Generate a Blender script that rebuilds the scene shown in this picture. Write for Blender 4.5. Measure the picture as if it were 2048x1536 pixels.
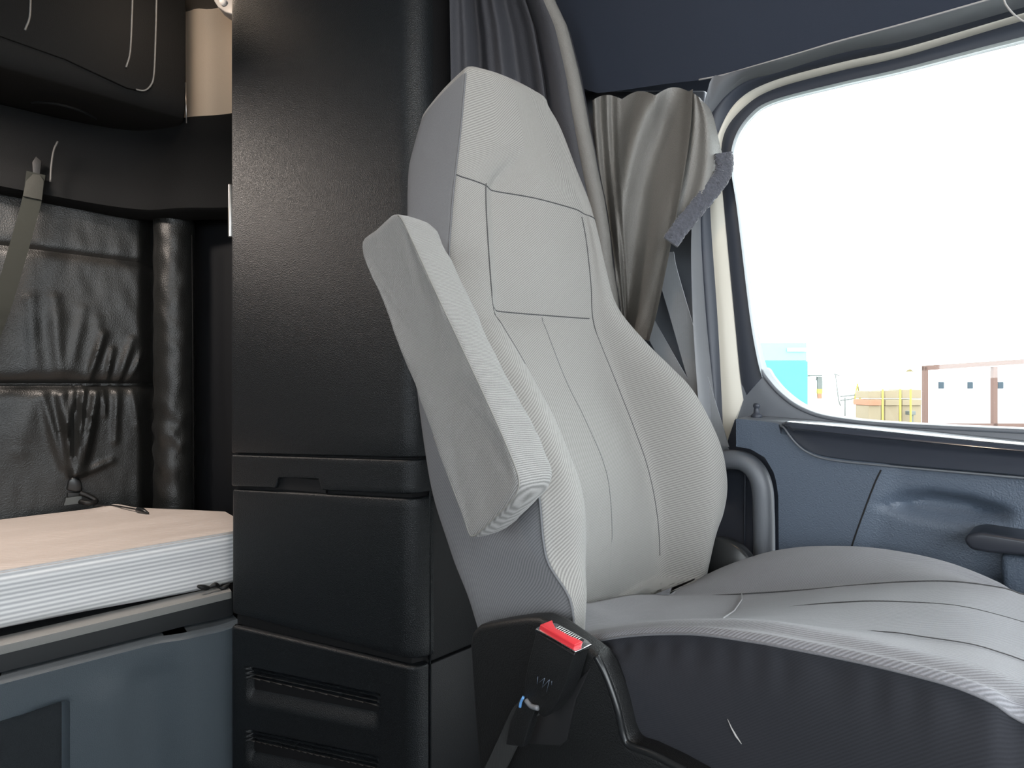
import bpy, bmesh, math, random
from mathutils import Vector, Matrix, noise
random.seed(4)
S = bpy.context.scene
for o in list(bpy.data.objects): bpy.data.objects.remove(o)

# ------------------------------------------------------------------ camera, world, exposure
# truck frame: +X = forward, +Y = towards the driver's door, Z up, cab floor z=0
CZ = 1.05; F = 1100.0; ANG = math.radians(137.25)
V = Vector((math.cos(ANG), math.sin(ANG), 0)); Rt = Vector((math.sin(ANG), -math.cos(ANG), 0))
cam = bpy.data.objects.new('camera', bpy.data.cameras.new('camera')); S.collection.objects.link(cam)
cam.location = (0, 0, CZ); cam.rotation_euler = (math.radians(90), 0, ANG - math.radians(90))
cam.data.sensor_width = 36; cam.data.lens = F / 2048 * 36; cam.data.clip_start = .02; cam.data.clip_end = 400
S.camera = cam
W = bpy.data.worlds.new('world'); S.world = W; W.use_nodes = True
wn = W.node_tree; bg = wn.nodes['Background']
bg.inputs[0].default_value = (.90, .96, 1.0, 1); bg.inputs[1].default_value = 8.0
S.view_settings.view_transform = 'Standard'; S.view_settings.look = 'None'; S.view_settings.gamma = 1
S.view_settings.use_curve_mapping = False; S.view_settings.exposure = 0.0
def lamp(name, kind, loc, energy, color, size=.1, rot=(0, 0, 0), sy=None):
    l = bpy.data.lights.new(name, kind); l.energy = energy; l.color = color
    if kind == 'AREA':
        l.size = size
        if sy: l.shape = 'RECTANGLE'; l.size_y = sy
    elif kind == 'SUN': l.angle = size
    else: l.shadow_soft_size = size
    o = bpy.data.objects.new(name, l); S.collection.objects.link(o); o.location = loc; o.rotation_euler = rot
    return o
lamp('sleeper_light', 'AREA', (-2.12, -.25, 2.0), 20.0, (1, .87, .77), .25, (0, 0, 0))
lamp('upper_sleeper_light', 'POINT', (-2.0, .38, 2.42), 3.2, (1, .80, .62), .03)
lamp('warm_fill_light', 'POINT', (-.22, .22, 1.98), 9.0, (1, .78, .56), .06)  # added fill that warms the upper seat; no fixture stands here

# ------------------------------------------------------------------ helpers
def at(px, py, X=None, Y=None, d=None, pl=None):
    """a photo direction met with a real plane of the cab (X=, Y= or vertical plane) -> point in metres"""
    D = V + Rt * ((px - 1024) / F) + Vector((0, 0, (768 - py) / F))
    if X is not None: d = X / D.x
    elif Y is not None: d = Y / D.y
    elif pl is not None:
        p, n = pl; d = p.dot(n) / D.dot(n)
    return D * d + Vector((0, 0, CZ))
def cr(P, t):
    n = len(P) - 1; t = min(max(t, 0), 1) * n; i = min(int(t), n - 1); f = t - i
    p1, p2 = P[i], P[i+1]; p0 = P[i-1] if i else p1 * 2 - p2; p3 = P[i+2] if i + 2 <= n else p2 * 2 - p1
    return .5 * ((2*p1) + (p2-p0)*f + (2*p0-5*p1+4*p2-p3)*f*f + (3*p1-p0-3*p2+p3)*f**3)
def res(P, n): return [cr(P, i/(n-1)) for i in range(n)]
def lerp(a, b, t): return a + (b - a) * t
def interp(tab, x):
    if x <= tab[0][0]: return tab[0][1]
    for (a, b), (c, d) in zip(tab, tab[1:]):
        if x <= c: return b + (d - b) * (x - a) / (c - a)
    return tab[-1][1]
def sstep(a, b, x):
    t = min(max((x-a)/(b-a), 0), 1); return t*t*(3-2*t)

def mkobj(name, verts, faces, mat, parent=None, smooth=True, mods=(), uv=None):
    me = bpy.data.meshes.new(name); 
    off = Vector(parent['_o']) if parent is not None and '_o' in parent else None
    if off is None:
        xs = [v[0] for v in verts]; ys = [v[1] for v in verts]; zs = [v[2] for v in verts]
        off = Vector(((min(xs)+max(xs))/2, (min(ys)+max(ys))/2, min(zs)))
    me.from_pydata([tuple(Vector(v) - off) for v in verts], [], faces)
    if uv:
        ul = me.uv_layers.new(name='UVMap')
        for p in me.polygons:
            us = [uv[me.loops[l].vertex_index] for l in p.loop_indices]; mu = max(u[0] for u in us)
            for l, u in zip(p.loop_indices, us): ul.data[l].uv = (u[0] + (uv[-1][0] if mu - u[0] > uv[-1][0]*.5 else 0), u[1])
    b = bmesh.new(); b.from_mesh(me); bmesh.ops.remove_doubles(b, verts=b.verts, dist=1e-6)
    bmesh.ops.recalc_face_normals(b, faces=b.faces); b.to_mesh(me); b.free()
    if smooth:
        me.polygons.foreach_set('use_smooth', [True]*len(me.polygons))
    o = bpy.data.objects.new(name, me); S.collection.objects.link(o); me.materials.append(mat)
    if parent is not None: o.parent = parent; o['_o'] = tuple(off)
    else: o.location = off; o['_o'] = tuple(off)
    for m in mods: m(o)
    return o
def autosmooth(o, ang=40):
    b = bmesh.new(); b.from_mesh(o.data)
    for e in b.edges:
        if len(e.link_faces) == 2 and e.calc_face_angle(0) > math.radians(ang): e.smooth = False
    b.to_mesh(o.data); b.free(); return o
def thing(name, loc, label, cat, group=None):
    o = bpy.data.objects.new(name, None); S.collection.objects.link(o); o.location = loc
    o.empty_display_size = .05; o['_o'] = tuple(loc); o['label'] = label; o['category'] = cat
    if group: o['group'] = group
    return o
def tag(o, label, cat, group=None):
    o['label'] = label; o['category'] = cat
    if group: o['group'] = group
    return o
def struct(o): o['kind'] = 'structure'; return o
def bev(w, seg=3, ang=30):
    def f(o):
        m = o.modifiers.new('b', 'BEVEL'); m.width = w; m.segments = seg; m.limit_method = 'ANGLE'; m.angle_limit = math.radians(ang)
        m.harden_normals = False
    return f
def solid(t, off=-1):
    def f(o):
        m = o.modifiers.new('s', 'SOLIDIFY'); m.thickness = t; m.offset = off
    return f
def sub(l=1):
    def f(o):
        m = o.modifiers.new('ss', 'SUBSURF'); m.levels = l; m.render_levels = l
    return f
def arcuv(rows, extra, vlist=None):
    """cloth coordinates in metres: along each ring (measured on the middle ring) and from ring to ring"""
    mid = rows[len(rows)//2]; n = len(mid); c = [0]
    for a, b in zip(mid, mid[1:]): c.append(c[-1] + (b-a).length)
    tot = c[-1] + (mid[0]-mid[-1]).length; k = max(range(n), key=lambda j: mid[j].z + mid[j].x)
    v = [0]
    for a, b in zip(rows, rows[1:]): v.append(v[-1] + sum((q-p).length for p, q in zip(a[::7], b[::7]))/len(a[::7]))
    uv = [(c[j], v[i]) for i in range(len(rows)) for j in range(n)] + [(0, 0)]*extra
    uv.append((tot, 0)); return uv
def grid(P, closed=False):
    n, m = len(P), len(P[0]); vs = [p for r in P for p in r]; fs = []
    for i in range(n-1):
        for j in range(m if closed else m-1):
            k = (j+1) % m; fs.append((i*m+j, i*m+k, (i+1)*m+k, (i+1)*m+j))
    return vs, fs
def slab(name, P, offv, mat, parent=None, **k):
    """grid surface P given a real thickness by vector or per-point function, closed all round"""
    n, m = len(P), len(P[0]); vs, fs = grid(P); N = len(vs)
    vs = vs + [(v + (offv(v) if callable(offv) else offv)) for v in vs]
    fs = fs + [tuple(reversed([a+N for a in f])) for f in fs]
    bd = [(0, j) for j in range(m)] + [(i, m-1) for i in range(1, n)] + [(n-1, j) for j in range(m-2, -1, -1)] + [(i, 0) for i in range(n-2, 0, -1)]
    L = len(bd)
    for q in range(L):
        a = bd[q][0]*m+bd[q][1]; c = bd[(q+1) % L]; c = c[0]*m+c[1]
        fs.append((a, c, c+N, a+N))
    o = mkobj(name, vs, fs, mat, parent, **k); return autosmooth(o, 50)
def box(name, lo, hi, mat, parent=None, b=.004, seg=3):
    x0, y0, z0 = lo; x1, y1, z1 = hi
    vs = [Vector(c) for c in ((x0,y0,z0),(x1,y0,z0),(x1,y1,z0),(x0,y1,z0),(x0,y0,z1),(x1,y0,z1),(x1,y1,z1),(x0,y1,z1))]
    fs = [(0,3,2,1),(4,5,6,7),(0,1,5,4),(1,2,6,5),(2,3,7,6),(3,0,4,7)]
    return mkobj(name, vs, fs, mat, parent, mods=[bev(b, seg)] if b else [])
def prism(name, pts, ext, mat, parent=None, b=.003, seg=3):
    n = len(pts); ext = Vector(ext); vs = list(pts) + [p + ext for p in pts]
    fs = [tuple(range(n)), tuple(range(2*n-1, n-1, -1))] + [(i, (i+1) % n, (i+1) % n + n, i+n) for i in range(n)]
    o = mkobj(name, vs, fs, mat, parent, smooth=True, mods=[bev(b, seg)] if b else [])
    return autosmooth(o, 35) if not b else o
def tube(name, P, r, mat, parent=None, seg=10, flat=None):
    """round tube along P; r number or list"""
    n = len(P); rings = []
    up = Vector((0, 0, 1)); prev = None
    for i in range(n):
        T = (P[min(i+1, n-1)] - P[max(i-1, 0)]).normalized()
        a = prev if prev is not None else (up if abs(T.z) < .9 else Vector((1, 0, 0)))
        b1 = (a - T * a.dot(T)).normalized(); prev = b1; b2 = T.cross(b1)
        rr = r[i] if isinstance(r, (list, tuple)) else r
        rings.append([P[i] + b1*rr*math.cos(q) + b2*rr*math.sin(q) for q in [2*math.pi*k/seg for k in range(seg)]])
    vs, fs = grid(rings, True); N = len(vs); vs += [P[0], P[-1]]
    for k in range(seg):
        fs.append((N, (k+1) % seg, k)); fs.append((N+1, (n-1)*seg+k, (n-1)*seg+(k+1) % seg))
    return mkobj(name, vs, fs, mat, parent)
def join_tubes(name, Ps, r, mat, parent=None, seg=8):
    """several strands of ONE part"""
    V_, F_ = [], []
    for P in Ps:
        o = tube('tmp', P, r, mat, None, seg); me = o.data; off = Vector(o['_o']); k = len(V_)
        V_ += [v.co + off for v in me.vertices]; F_ += [tuple(i+k for i in p.vertices) for p in me.polygons]
        bpy.data.objects.remove(o)
    return mkobj(name, V_, F_, mat, parent)
def ribbon(name, P, wv, t, nv, mat, parent=None):
    """flat webbing: centre points P, width vector(s) wv, thickness t along nv"""
    rows = []
    for i, p in enumerate(P):
        w = wv[i] if isinstance(wv, list) else wv
        rows.append([p + w*q for q in (-.5, -.44, -.3, 0, .3, .44, .5)])
    return slab(name, rows, nv * t, mat, parent)

# ------------------------------------------------------------------ materials
def nd(nt, t, **k):
    n = nt.nodes.new(t)
    for a, b in k.items(): setattr(n, a, b)
    return n
def mat(name, col, rough=.5, grain=None, weave=None, var=None, metal=0, spec=.5, wave=None, sheen=0, coat=0, uvw=False):
    m = bpy.data.materials.new(name); m.use_nodes = True; nt = m.node_tree; L = nt.links.new
    p = nt.nodes['Principled BSDF']; p.inputs['Base Color'].default_value = (*col, 1); p.inputs['Roughness'].default_value = rough
    p.inputs['Metallic'].default_value = metal; p.inputs['Specular IOR Level'].default_value = spec
    if sheen: p.inputs['Sheen Weight'].default_value = sheen
    if coat: p.inputs['Coat Weight'].default_value = coat; p.inputs['Coat Roughness'].default_value = .08
    tc = nd(nt, 'ShaderNodeTexCoord'); prevn = None; cfac = None
    if grain:                        # (scale, strength) leather-like grain
        v = nd(nt, 'ShaderNodeTexVoronoi', feature='SMOOTH_F1'); v.inputs['Scale'].default_value = grain[0]; v.inputs['Smoothness'].default_value = .4
        L(tc.outputs['Object'], v.inputs['Vector'])
        n2 = nd(nt, 'ShaderNodeTexNoise'); n2.inputs['Scale'].default_value = grain[0]*.7; n2.inputs['Detail'].default_value = 3
        L(tc.outputs['Object'], n2.inputs['Vector'])
        ad = nd(nt, 'ShaderNodeMath', operation='ADD'); L(v.outputs['Distance'], ad.inputs[0]); L(n2.outputs['Fac'], ad.inputs[1])
        b = nd(nt, 'ShaderNodeBump'); b.inputs['Strength'].default_value = grain[1]; b.inputs['Distance'].default_value = .0012
        L(ad.outputs[0], b.inputs['Height']); prevn = b
    if weave:                        # (period m, strength, colour contrast, rotation)
        mp = nd(nt, 'ShaderNodeMapping'); mp.inputs['Rotation'].default_value = weave[3]
        L(tc.outputs['UV' if uvw else 'Object'], mp.inputs['Vector'])
        w = nd(nt, 'ShaderNodeTexWave'); w.inputs['Scale'].default_value = 2*math.pi/20/weave[0]; w.inputs['Distortion'].default_value = .35
        w.inputs['Detail'].default_value = 1; w.inputs['Detail Scale'].default_value = 2
        L(mp.outputs[0], w.inputs['Vector'])
        n2 = nd(nt, 'ShaderNodeTexNoise'); n2.inputs['Scale'].default_value = 900; n2.inputs['Detail'].default_value = 2
        L(tc.outputs['Object'], n2.inputs['Vector'])
        mx = nd(nt, 'ShaderNodeMix'); mx.inputs[0].default_value = .45; L(w.outputs['Fac'], mx.inputs[2]); L(n2.outputs['Fac'], mx.inputs[3])
        b = nd(nt, 'ShaderNodeBump'); b.inputs['Strength'].default_value = weave[1]; b.inputs['Distance'].default_value = .0008
        n4 = nd(nt, 'ShaderNodeTexNoise'); n4.inputs['Scale'].default_value = 16; n4.inputs['Detail'].default_value = 3
        L(tc.outputs['Object'], n4.inputs['Vector'])
        b0_ = nd(nt, 'ShaderNodeBump'); b0_.inputs['Strength'].default_value = .35; b0_.inputs['Distance'].default_value = .006
        L(n4.outputs['Fac'], b0_.inputs['Height']); L(b0_.outputs[0], b.inputs['Normal'])
        L(mx.outputs[0], b.inputs['Height']); prevn = b; cfac = (mx.outputs[0], weave[2])
    if wave:                         # stripes along z of mattress border
        w = nd(nt, 'ShaderNodeTexWave', bands_direction='Z'); w.inputs['Scale'].default_value = 2*math.pi/20/wave[0]; w.inputs['Distortion'].default_value = .25
        w.inputs['Detail Scale'].default_value = 4
        L(tc.outputs['Object'], w.inputs['Vector']); cfac = (w.outputs['Fac'], wave[1])
    if cfac or var:
        c = nd(nt, 'ShaderNodeMix', data_type='RGBA')
        k = cfac[1] if cfac else var[1]
        c.inputs[6].default_value = tuple(x*(1-k) for x in col) + (1,); c.inputs[7].default_value = tuple(min(1, x*(1+k)) for x in col) + (1,)
        if cfac: L(cfac[0], c.inputs[0]); 
        else:
            n3 = nd(nt, 'ShaderNodeTexNoise'); n3.inputs['Scale'].default_value = var[0]; n3.inputs['Detail'].default_value = 5
            L(tc.outputs['Object'], n3.inputs['Vector']); L(n3.outputs['Fac'], c.inputs[0])
        L(c.outputs[2], p.inputs['Base Color'])
    if prevn: L(prevn.outputs[0], p.inputs['Normal'])
    return m
M = {}
M['fabric'] = mat('seat_fabric', (.226, .220, .209), .92, uvw=True, weave=(.0034, .42, .46, (0, 0, math.radians(50))), spec=.2, sheen=.15)
M['fabric2'] = mat('arm_fabric', (.208, .204, .197), .92, weave=(.0023, .6, .60, (0, math.radians(-40), 0)), spec=.2, sheen=.15)
M['sidefab'] = mat('seat_side_fabric', (.17, .172, .18), .95, uvw=True, weave=(.0022, .4, .35, (0, 0, math.radians(35))), spec=.15)
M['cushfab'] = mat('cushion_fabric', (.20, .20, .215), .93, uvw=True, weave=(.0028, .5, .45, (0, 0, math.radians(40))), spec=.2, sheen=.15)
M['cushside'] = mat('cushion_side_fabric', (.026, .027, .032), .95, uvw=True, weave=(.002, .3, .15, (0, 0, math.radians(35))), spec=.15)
M['thread'] = mat('thread', (.06, .06, .062), .9)
M['thread_l'] = mat('light_thread', (.36, .35, .34), .9); M['thread_m'] = mat('mid_thread', (.20, .195, .18), .9)
M['col'] = mat('cabinet_plastic', (.0085, .0105, .0125), .42, grain=(480, .6))
M['colside'] = mat('cabinet_side_plastic', (.006, .0065, .008), .55, grain=(520, .2))
M['gap'] = mat('dark_gap', (.004, .004, .005), .8)
M['black'] = mat('black_plastic', (.006, .0065, .007), .5, grain=(700, .25))
M['blacks'] = mat('smooth_black_plastic', (.012, .013, .014), .3)
M['door'] = mat('door_plastic', (.078, .100, .135), .5, grain=(420, .42))
M['doorsmooth'] = mat('door_trim_plastic', (.12, .13, .147), .45, grain=(900, .1))
M['dgrip'] = mat('grip_plastic', (.022, .025, .034), .35)
M['gloss'] = mat('gloss_trim', (.034, .039, .052), .2, coat=.6)
M['seal'] = mat('rubber_seal', (.028, .033, .046), .5)
M['grey'] = mat('grey_trim', (.13, .135, .145), .45)
M['cream'] = mat('cream_paint', (.52, .49, .42), .35)
M['palegrey'] = mat('pale_grey_frame', (.34, .33, .33), .4)
M['head'] = mat('headliner', (.018, .024, .040), .95, grain=(1500, .2))
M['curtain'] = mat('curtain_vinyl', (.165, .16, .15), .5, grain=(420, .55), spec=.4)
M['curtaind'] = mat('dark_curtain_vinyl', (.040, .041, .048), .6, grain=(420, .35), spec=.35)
M['fuzz'] = mat('fuzzy_strip', (.05, .052, .065), .95, grain=(260, 1.0), var=(160, .6), sheen=.6)
M['web'] = mat('seat_belt_webbing', (.24, .25, .265), .6, weave=(.0016, .4, .2, (0, 0, 0)))
M['webd'] = mat('dark_webbing', (.022, .023, .023), .7, weave=(.0016, .4, .2, (0, 0, 0)))
M['leather'] = mat('black_leather', (.012, .0125, .012), .40, grain=(260, .45), spec=.5)
M['dark'] = mat('dark_panel', (.006, .007, .009), .55)
M['sleeptrim'] = mat('sleeper_trim', (.004, .0045, .005), .75, spec=.2, grain=(600, .3))
M['over'] = mat('overhead_plastic', (.005, .0048, .0045), .65, spec=.25, grain=(600, .3))
M['beige'] = mat('beige_vinyl', (.60, .49, .38), .6, grain=(300, .15))
M['matt_top'] = mat('mattress_film', (.72, .64, .59), .34, weave=(.016, 1.0, .07, (0, 0, math.radians(28))))
M['matt_side'] = mat('mattress_border', (.80, .81, .83), .55, wave=(.0125, .28))
M['rail'] = mat('rail_plastic', (.24, .237, .228), .5, grain=(700, .3))
M['base'] = mat('bunk_base_plastic', (.070, .088, .104), .5, grain=(520, .4))
M['bandp'] = mat('bunk_band_plastic', (.012, .014, .016), .6)
M['carpet'] = mat('bunk_carpet', (.018, .022, .026), .95, grain=(300, 1))
M['cushpale'] = mat('chalky_cloth', (.34, .34, .35), .95)
M['chrome'] = mat('chrome', (.75, .75, .76), .18, metal=1)
M['steel'] = mat('steel', (.55, .54, .52), .35, metal=1)
M['red'] = mat('red_button', (.62, .035, .045), .35)
M['bluew'] = mat('blue_wire', (.12, .3, .6), .4)
M['white'] = mat('white_paint', (.7, .7, .7), .5)
M['floorm'] = mat('floor_mat', (.03, .03, .032), .8, grain=(200, .4))
M['ceil'] = mat('ceiling_cloth', (.12, .12, .125), .95, grain=(900, .2))
def glassmat():
    m = bpy.data.materials.new('window_glass'); m.use_nodes = True; nt = m.node_tree; nt.nodes.clear()
    o = nd(nt, 'ShaderNodeOutputMaterial'); t = nd(nt, 'ShaderNodeBsdfTransparent'); t.inputs[0].default_value = (.96, .985, .975, 1)
    g = nd(nt, 'ShaderNodeBsdfGlossy'); g.inputs['Roughness'].default_value = .02; f = nd(nt, 'ShaderNodeFresnel'); f.inputs[0].default_value = 1.45
    mx = nd(nt, 'ShaderNodeMixShader'); nt.links.new(f.outputs[0], mx.inputs[0]); nt.links.new(t.outputs[0], mx.inputs[1]); nt.links.new(g.outputs[0], mx.inputs[2])
    nt.links.new(mx.outputs[0], o.inputs[0]); return m
M['glass'] = glassmat()

# ------------------------------------------------------------------ the cab shell
struct(box('floor', (-2.9, -1.3, -.20), (1.2, 1.3, -.14), M['floorm'], b=0))
struct(box('ceiling', (-2.9, -1.3, 2.56), (1.2, 1.3, 2.62), M['ceil'], b=0))
struct(box('wall_rear', (-2.90, -1.3, -.14), (-2.78, 1.3, 2.56), M['dark'], b=0))
struct(box('wall_right', (-2.78, -1.3, -.14), (-.60, -1.2, 2.56), M['dark'], b=0))
struct(box('wall_front', (1.10, -1.3, -.14), (1.2, 1.3, .88), M['dark'], b=0))
struct(box('trim_1', (1.10, -1.3, 1.95), (1.2, 1.3, 2.56), M['head'], b=0))
struct(box('wall_passenger', (-.60, -1.3, -.14), (1.10, -1.2, 1.08), M['door'], b=0))
struct(box('trim_2', (-.60, -1.3, 1.62), (1.10, -1.2, 2.56), M['head'], b=0))
YD = 1.12
struct(box('wall_left', (-2.78, 1.20, -.14), (-.62, 1.3, 2.56), M['seal'], b=0))
# headliner: curves in from above the door up to the roof
K0 = [(2300,-92), (1980, 0), (1800, 51), (1673, 85), (1600, 107), (1520, 130), (1450, 150), (1400, 160), (1330, 168), (1200, 186), (1100, 190)]
k0 = [at(a, b, Y=1.06) for a, b in K0]
k0 = [Vector((.9, 1.06, 1.60))] + k0 + [Vector((-1.6, 1.06, 1.75))]
rows = []
for p in res(k0, 50):
    rows.append([cr([p + Vector((0, 0, 0)), p + Vector((0, -.035, .14)), p + Vector((0, -.10, .35)), Vector((p.x, .84, 2.3)), Vector((p.x, .7, 2.56))], j/14) for j in range(15)])
struct(slab('wall_header', rows, Vector((0, .06, .04)), M['head']))
# header painted highlight line + frame bands round the door opening
K1 = [(2300,-66), (2000, 20), (1800, 77), (1673, 104), (1543, 143), (1478, 165), (1430, 209), (1405, 262), (1397, 420), (1407, 620), (1430, 850), (1440,1000)]
K2 = [(2300,-50), (2000, 40), (1800, 98), (1673, 127), (1543, 163), (1478, 199), (1442, 254), (1421, 330), (1421, 430), (1434, 620), (1441, 745), (1448,900)]
K3 = [(2300,-35), (2000, 53), (1800, 113), (1673, 142), (1550, 176), (1492, 209), (1449, 262), (1440, 330), (1448, 430), (1466, 620), (1478, 745), (1486,800)]
K4 = [(2300, 22), (2000, 92), (1800, 143), (1673, 172), (1543, 206), (1500, 235), (1474, 278), (1466, 330), (1480, 420), (1505, 620), (1520, 700), (1532,745)]
K0b = [(2300,-92), (1980, 0), (1800, 51), (1673, 85), (1560, 118), (1500, 135), (1450, 150), (1415, 180), (1385, 420), (1385, 620), (1400, 850), (1410,1000)]
def crv(K, Y): return [at(a, b, Y=Y) for a, b in K]
def band(name, Ka, ya, Kb, yb, m, bulge=.0, n=70, th=.012):
    A = res(crv(Ka, ya), n); B = res(crv(Kb, yb), n); rows = []
    for a, b in zip(A, B):
        rows.append([lerp(a, b, q/6) + Vector((0, -bulge*math.sin(math.pi*q/6), 0)) for q in range(7)])
    return slab(name, rows, Vector((0, th, 0)), m)
b0 = band('trim_3', K0b, 1.052, K1, 1.085, M['grey'], .006); struct(b0)
b1 = band('trim_4', K1, 1.10, K2, 1.112, M['seal'], .012); struct(b1)
d1 = struct(thing('door_1', (at(1520,900,Y=YD).x, YD, .45), 'grey moulded driver door with large side window', 'door'))
del d1['label'], d1['category']
def dpart(o): 
    return o
def band2(name, Ka, ya, Kb, yb, m, par, bulge=.0, n=80, th=.012):
    A = res(crv(Ka, ya), n); B = res(crv(Kb, yb), n); rows = []
    for a, b in zip(A, B):
        rows.append([lerp(a, b, q/8) + Vector((0, -bulge*math.sin(math.pi*q/8), 0)) for q in range(9)])
    return slab(name, rows, Vector((0, th, 0)), m, par)
struct(band('trim_5', K2, 1.112, K3, 1.122, M['cream'], .003))     # body paint seen between door and opening
K35 = [lerp(Vector(a), Vector(b), .82) for a, b in zip(K3, K4)]
band2('window_frame', K3, 1.126, [tuple(v) for v in K35], 1.125, M['seal'], d1, .003)
band2('glass_run_seal', [tuple(v) for v in K35], 1.118, K4, 1.15, M['doorsmooth'], d1, .003)
# highlight along the headliner edge, put in as a pale tube
struct(tube('trim_6', [p + Vector((0, -.004, -.001)) for p in res(k0[1:-4], 50)], .0016, M['palegrey']))
# glass
G = [Vector((.75,1.16,.95)), Vector((.75,1.16,1.60))] + [at(a, b, Y=1.16) for a, b in K4[0:12]] + [at(a, b, Y=1.16) for a, b in ((1550,790),(1640,850),(1750,870),(2048,890))]
prism('window_pane', G, (0, .004, 0), M['glass'], d1, b=0)

# door lower panels ------------------------------------------------
sill = [(1520, 735), (1532, 752), (1552, 776), (1580, 800), (1610, 817), (1645, 829), (1700, 838), (1750, 843), (1850, 849), (2048, 858), (2400, 873)]
# corner fill between glass and shelf (further out than the lower panel)
top = res([at(a, b, Y=1.13) for a, b in [(1442, 750), (1470, 746), (1500, 738)] + sill], 70)
rows = []
for p in top:
    zb = .93
    rows.append([Vector((p.x, 1.13 - .006*math.sin(min(q/3, 1)*math.pi/2) - .02*sstep(2, 9, q)*0, lerp(p.z, zb, q/9))) for q in range(10)])
slab('corner_panel', rows, Vector((0, .05, 0)), M['doorsmooth'], d1, mods=[bev(.004, 3, 50)])
# sill lip running along the foot of the glass
tube('sill_lip', [at(a, b, Y=1.128) + Vector((0, 0, -.004)) for a, b in [tuple(v) for v in res([Vector(s) for s in sill], 60)]], .0038, M['doorsmooth'], d1)
YL = 1.045
def XZ(px, py, Y=YL): p = at(px, py, Y=Y); return p.x, p.z
xl = at(1472, 900, Y=YL).x
notch = [at(a, b, Y=YL) for a, b in ((1472, 893), (1500, 898), (1530, 915), (1550, 950), (1558, 1000), (1559, 1060), (1560, 1200))]
ztop = [at(a, b, Y=YL) for a, b in ((1474, 836), (1560, 843), (1700, 857), (1850, 872), (2048, 893), (2500, 940))]
seam = [at(a, b, Y=YL) for a, b in ((1762, 940), (1750, 965), (1727, 1025), (1703, 1095), (1690, 1160), (1680, 1250))]
sc = [XZ(*q) for q in ((1748, 1012), (1800, 985), (1850, 979), (1930, 990), (2000, 1010), (2028, 1028), (2010, 1050), (1950, 1056), (1880, 1052), (1800, 1035))]
def inpoly(x, z, P):
    c = False; n = len(P); dm = 9
    for i in range(n):
        x1, z1 = P[i]; x2, z2 = P[(i+1) % n]
        if (z1 > z) != (z2 > z) and x < (x2-x1)*(z-z1)/(z2-z1)+x1: c = not c
        L2 = (x2-x1)**2+(z2-z1)**2; t = max(0, min(1, ((x-x1)*(x2-x1)+(z-z1)*(z2-z1))/L2))
        dm = min(dm, math.hypot(x-x1-t*(x2-x1), z-z1-t*(z2-z1)))
    return dm if c else -dm
def doorY(x, z):
    y = YL
    sx = interp([(p.z, p.x) for p in reversed(seam)], z)
    dx = x - sx
    if dx > 0:
        y += .012*sstep(0, .03, dx) * (1 if z > .93 else .6)
        q = inpoly(x, z, sc)
        zz = (z - XZ(1850, 1056)[1]) / (XZ(1850, 979)[1] - XZ(1850, 1056)[1])
        y += .030*sstep(-.004, .022, q) * (.45 + .75*min(max(zz, 0), 1))
    return y
# lower panel: rear part (with the notch for the grab bar) and main part in one moulded skin
rows = []
NX = 150
for i in range(NX):
    x = lerp(xl, .6, (i/(NX-1))**1.6)
    zt = interp([(p.x, p.z) for p in ztop], x)
    nb = notch[-1].x
    zb = interp([(p.x, p.z) for p in notch], x) if x < nb - .001 else .30
    if x >= nb - .001: zb = .30
    r = []
    for j in range(90):
        f = j/89; z = lerp(zt, zb, f)
        r.append(Vector((x, doorY(x, z) if 2 < j else YL + (.055, .012, .002)[j], z + (0, -.0005, -.006)[j] if j < 3 else z)))
    rows.append(r)
slab('door_panel', rows, Vector((0, .03, 0)), M['door'], d1)
tube('panel_joint', [p + Vector((0, .001, 0)) for p in res(seam, 40)], .0018, M['gap'], d1, 6)
# shelf top that carries the lock knob
sh = [at(a, b, Y=YL) for a, b in ((1474, 836), (1560, 843), (1700, 857), (1850, 872), (2048, 893), (2500, 940))]
rows = [[p + Vector((0, y, dz)) for y, dz in ((.006, -.001), (.03, .001), (.06, .002), (.095, .003))] for p in res(sh, 40)]
slab('door_shelf', rows, Vector((0, 0, -.01)), M['doorsmooth'], d1)
# recess behind the grab bar
rc = [(at(a, b, Y=1.115)) for a, b in ((1440, 838), (1475, 838), (1600, 880), (1620, 1250), (1400, 1250), (1425, 850))]
prism('pillar_recess', rc, (0, .03, 0), M['seal'], d1, b=.003)
tube('recess_edge', [at(a, b, Y=1.105) for a, b in ((1488, 905), (1490, 960), (1489, 1040), (1489, 1190))], .002, M['seal'], d1)
# gloss strip
gl_t = [(1563, 847), (1575, 842), (1600, 844), (1700, 853), (1850, 868), (2048, 887), (2500, 930)]
gl_b = [(1566, 852), (1590, 884), (1618, 906), (1665, 920), (1800, 934), (2048, 956), (2500, 996)]
A = res([at(a, b, Y=YL-.006) for a, b in gl_t], 60); B = res([at(a, b, Y=YL-.006) for a, b in gl_b], 60); rows = []
for a, b in zip(A, B):
    h = (a-b).length; k = min(1, h/.05)
    rows.append([lerp(a, b, q) + Vector((0, dy*k, 0)) for q, dy in ((0, .008), (.03, -.002), (.12, -.012), (.2, -.014), (.3, -.006), (.5, -.001), (.75, .001), (.92, .002), (1, .01))])
slab('gloss_strip', rows, Vector((0, .008, 0)), M['gloss'], d1)
tube('strip_edging', [p + Vector((0, -.001, 0)) for p in B[0:60]], .0018, M['doorsmooth'], d1, 6)
# pull handle / armrest
hp = [at(a, b, Y=.985) for a, b in ((1926, 1080), (1935, 1068), (1960, 1064), (2048, 1078), (2400, 1120), (2400, 1168), (2048, 1112), (1975, 1106), (1940, 1100))]
prism('armrest', hp, (0, .07, 0), M['dgrip'], d1, b=.010, seg=4)
prism('armrest_bracket', [at(a, b, Y=1.02) for a, b in ((2000, 1108), (2400, 1150), (2400, 1400), (2010, 1260))], (0, .03, 0), M['door'], d1, b=.008)
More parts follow.
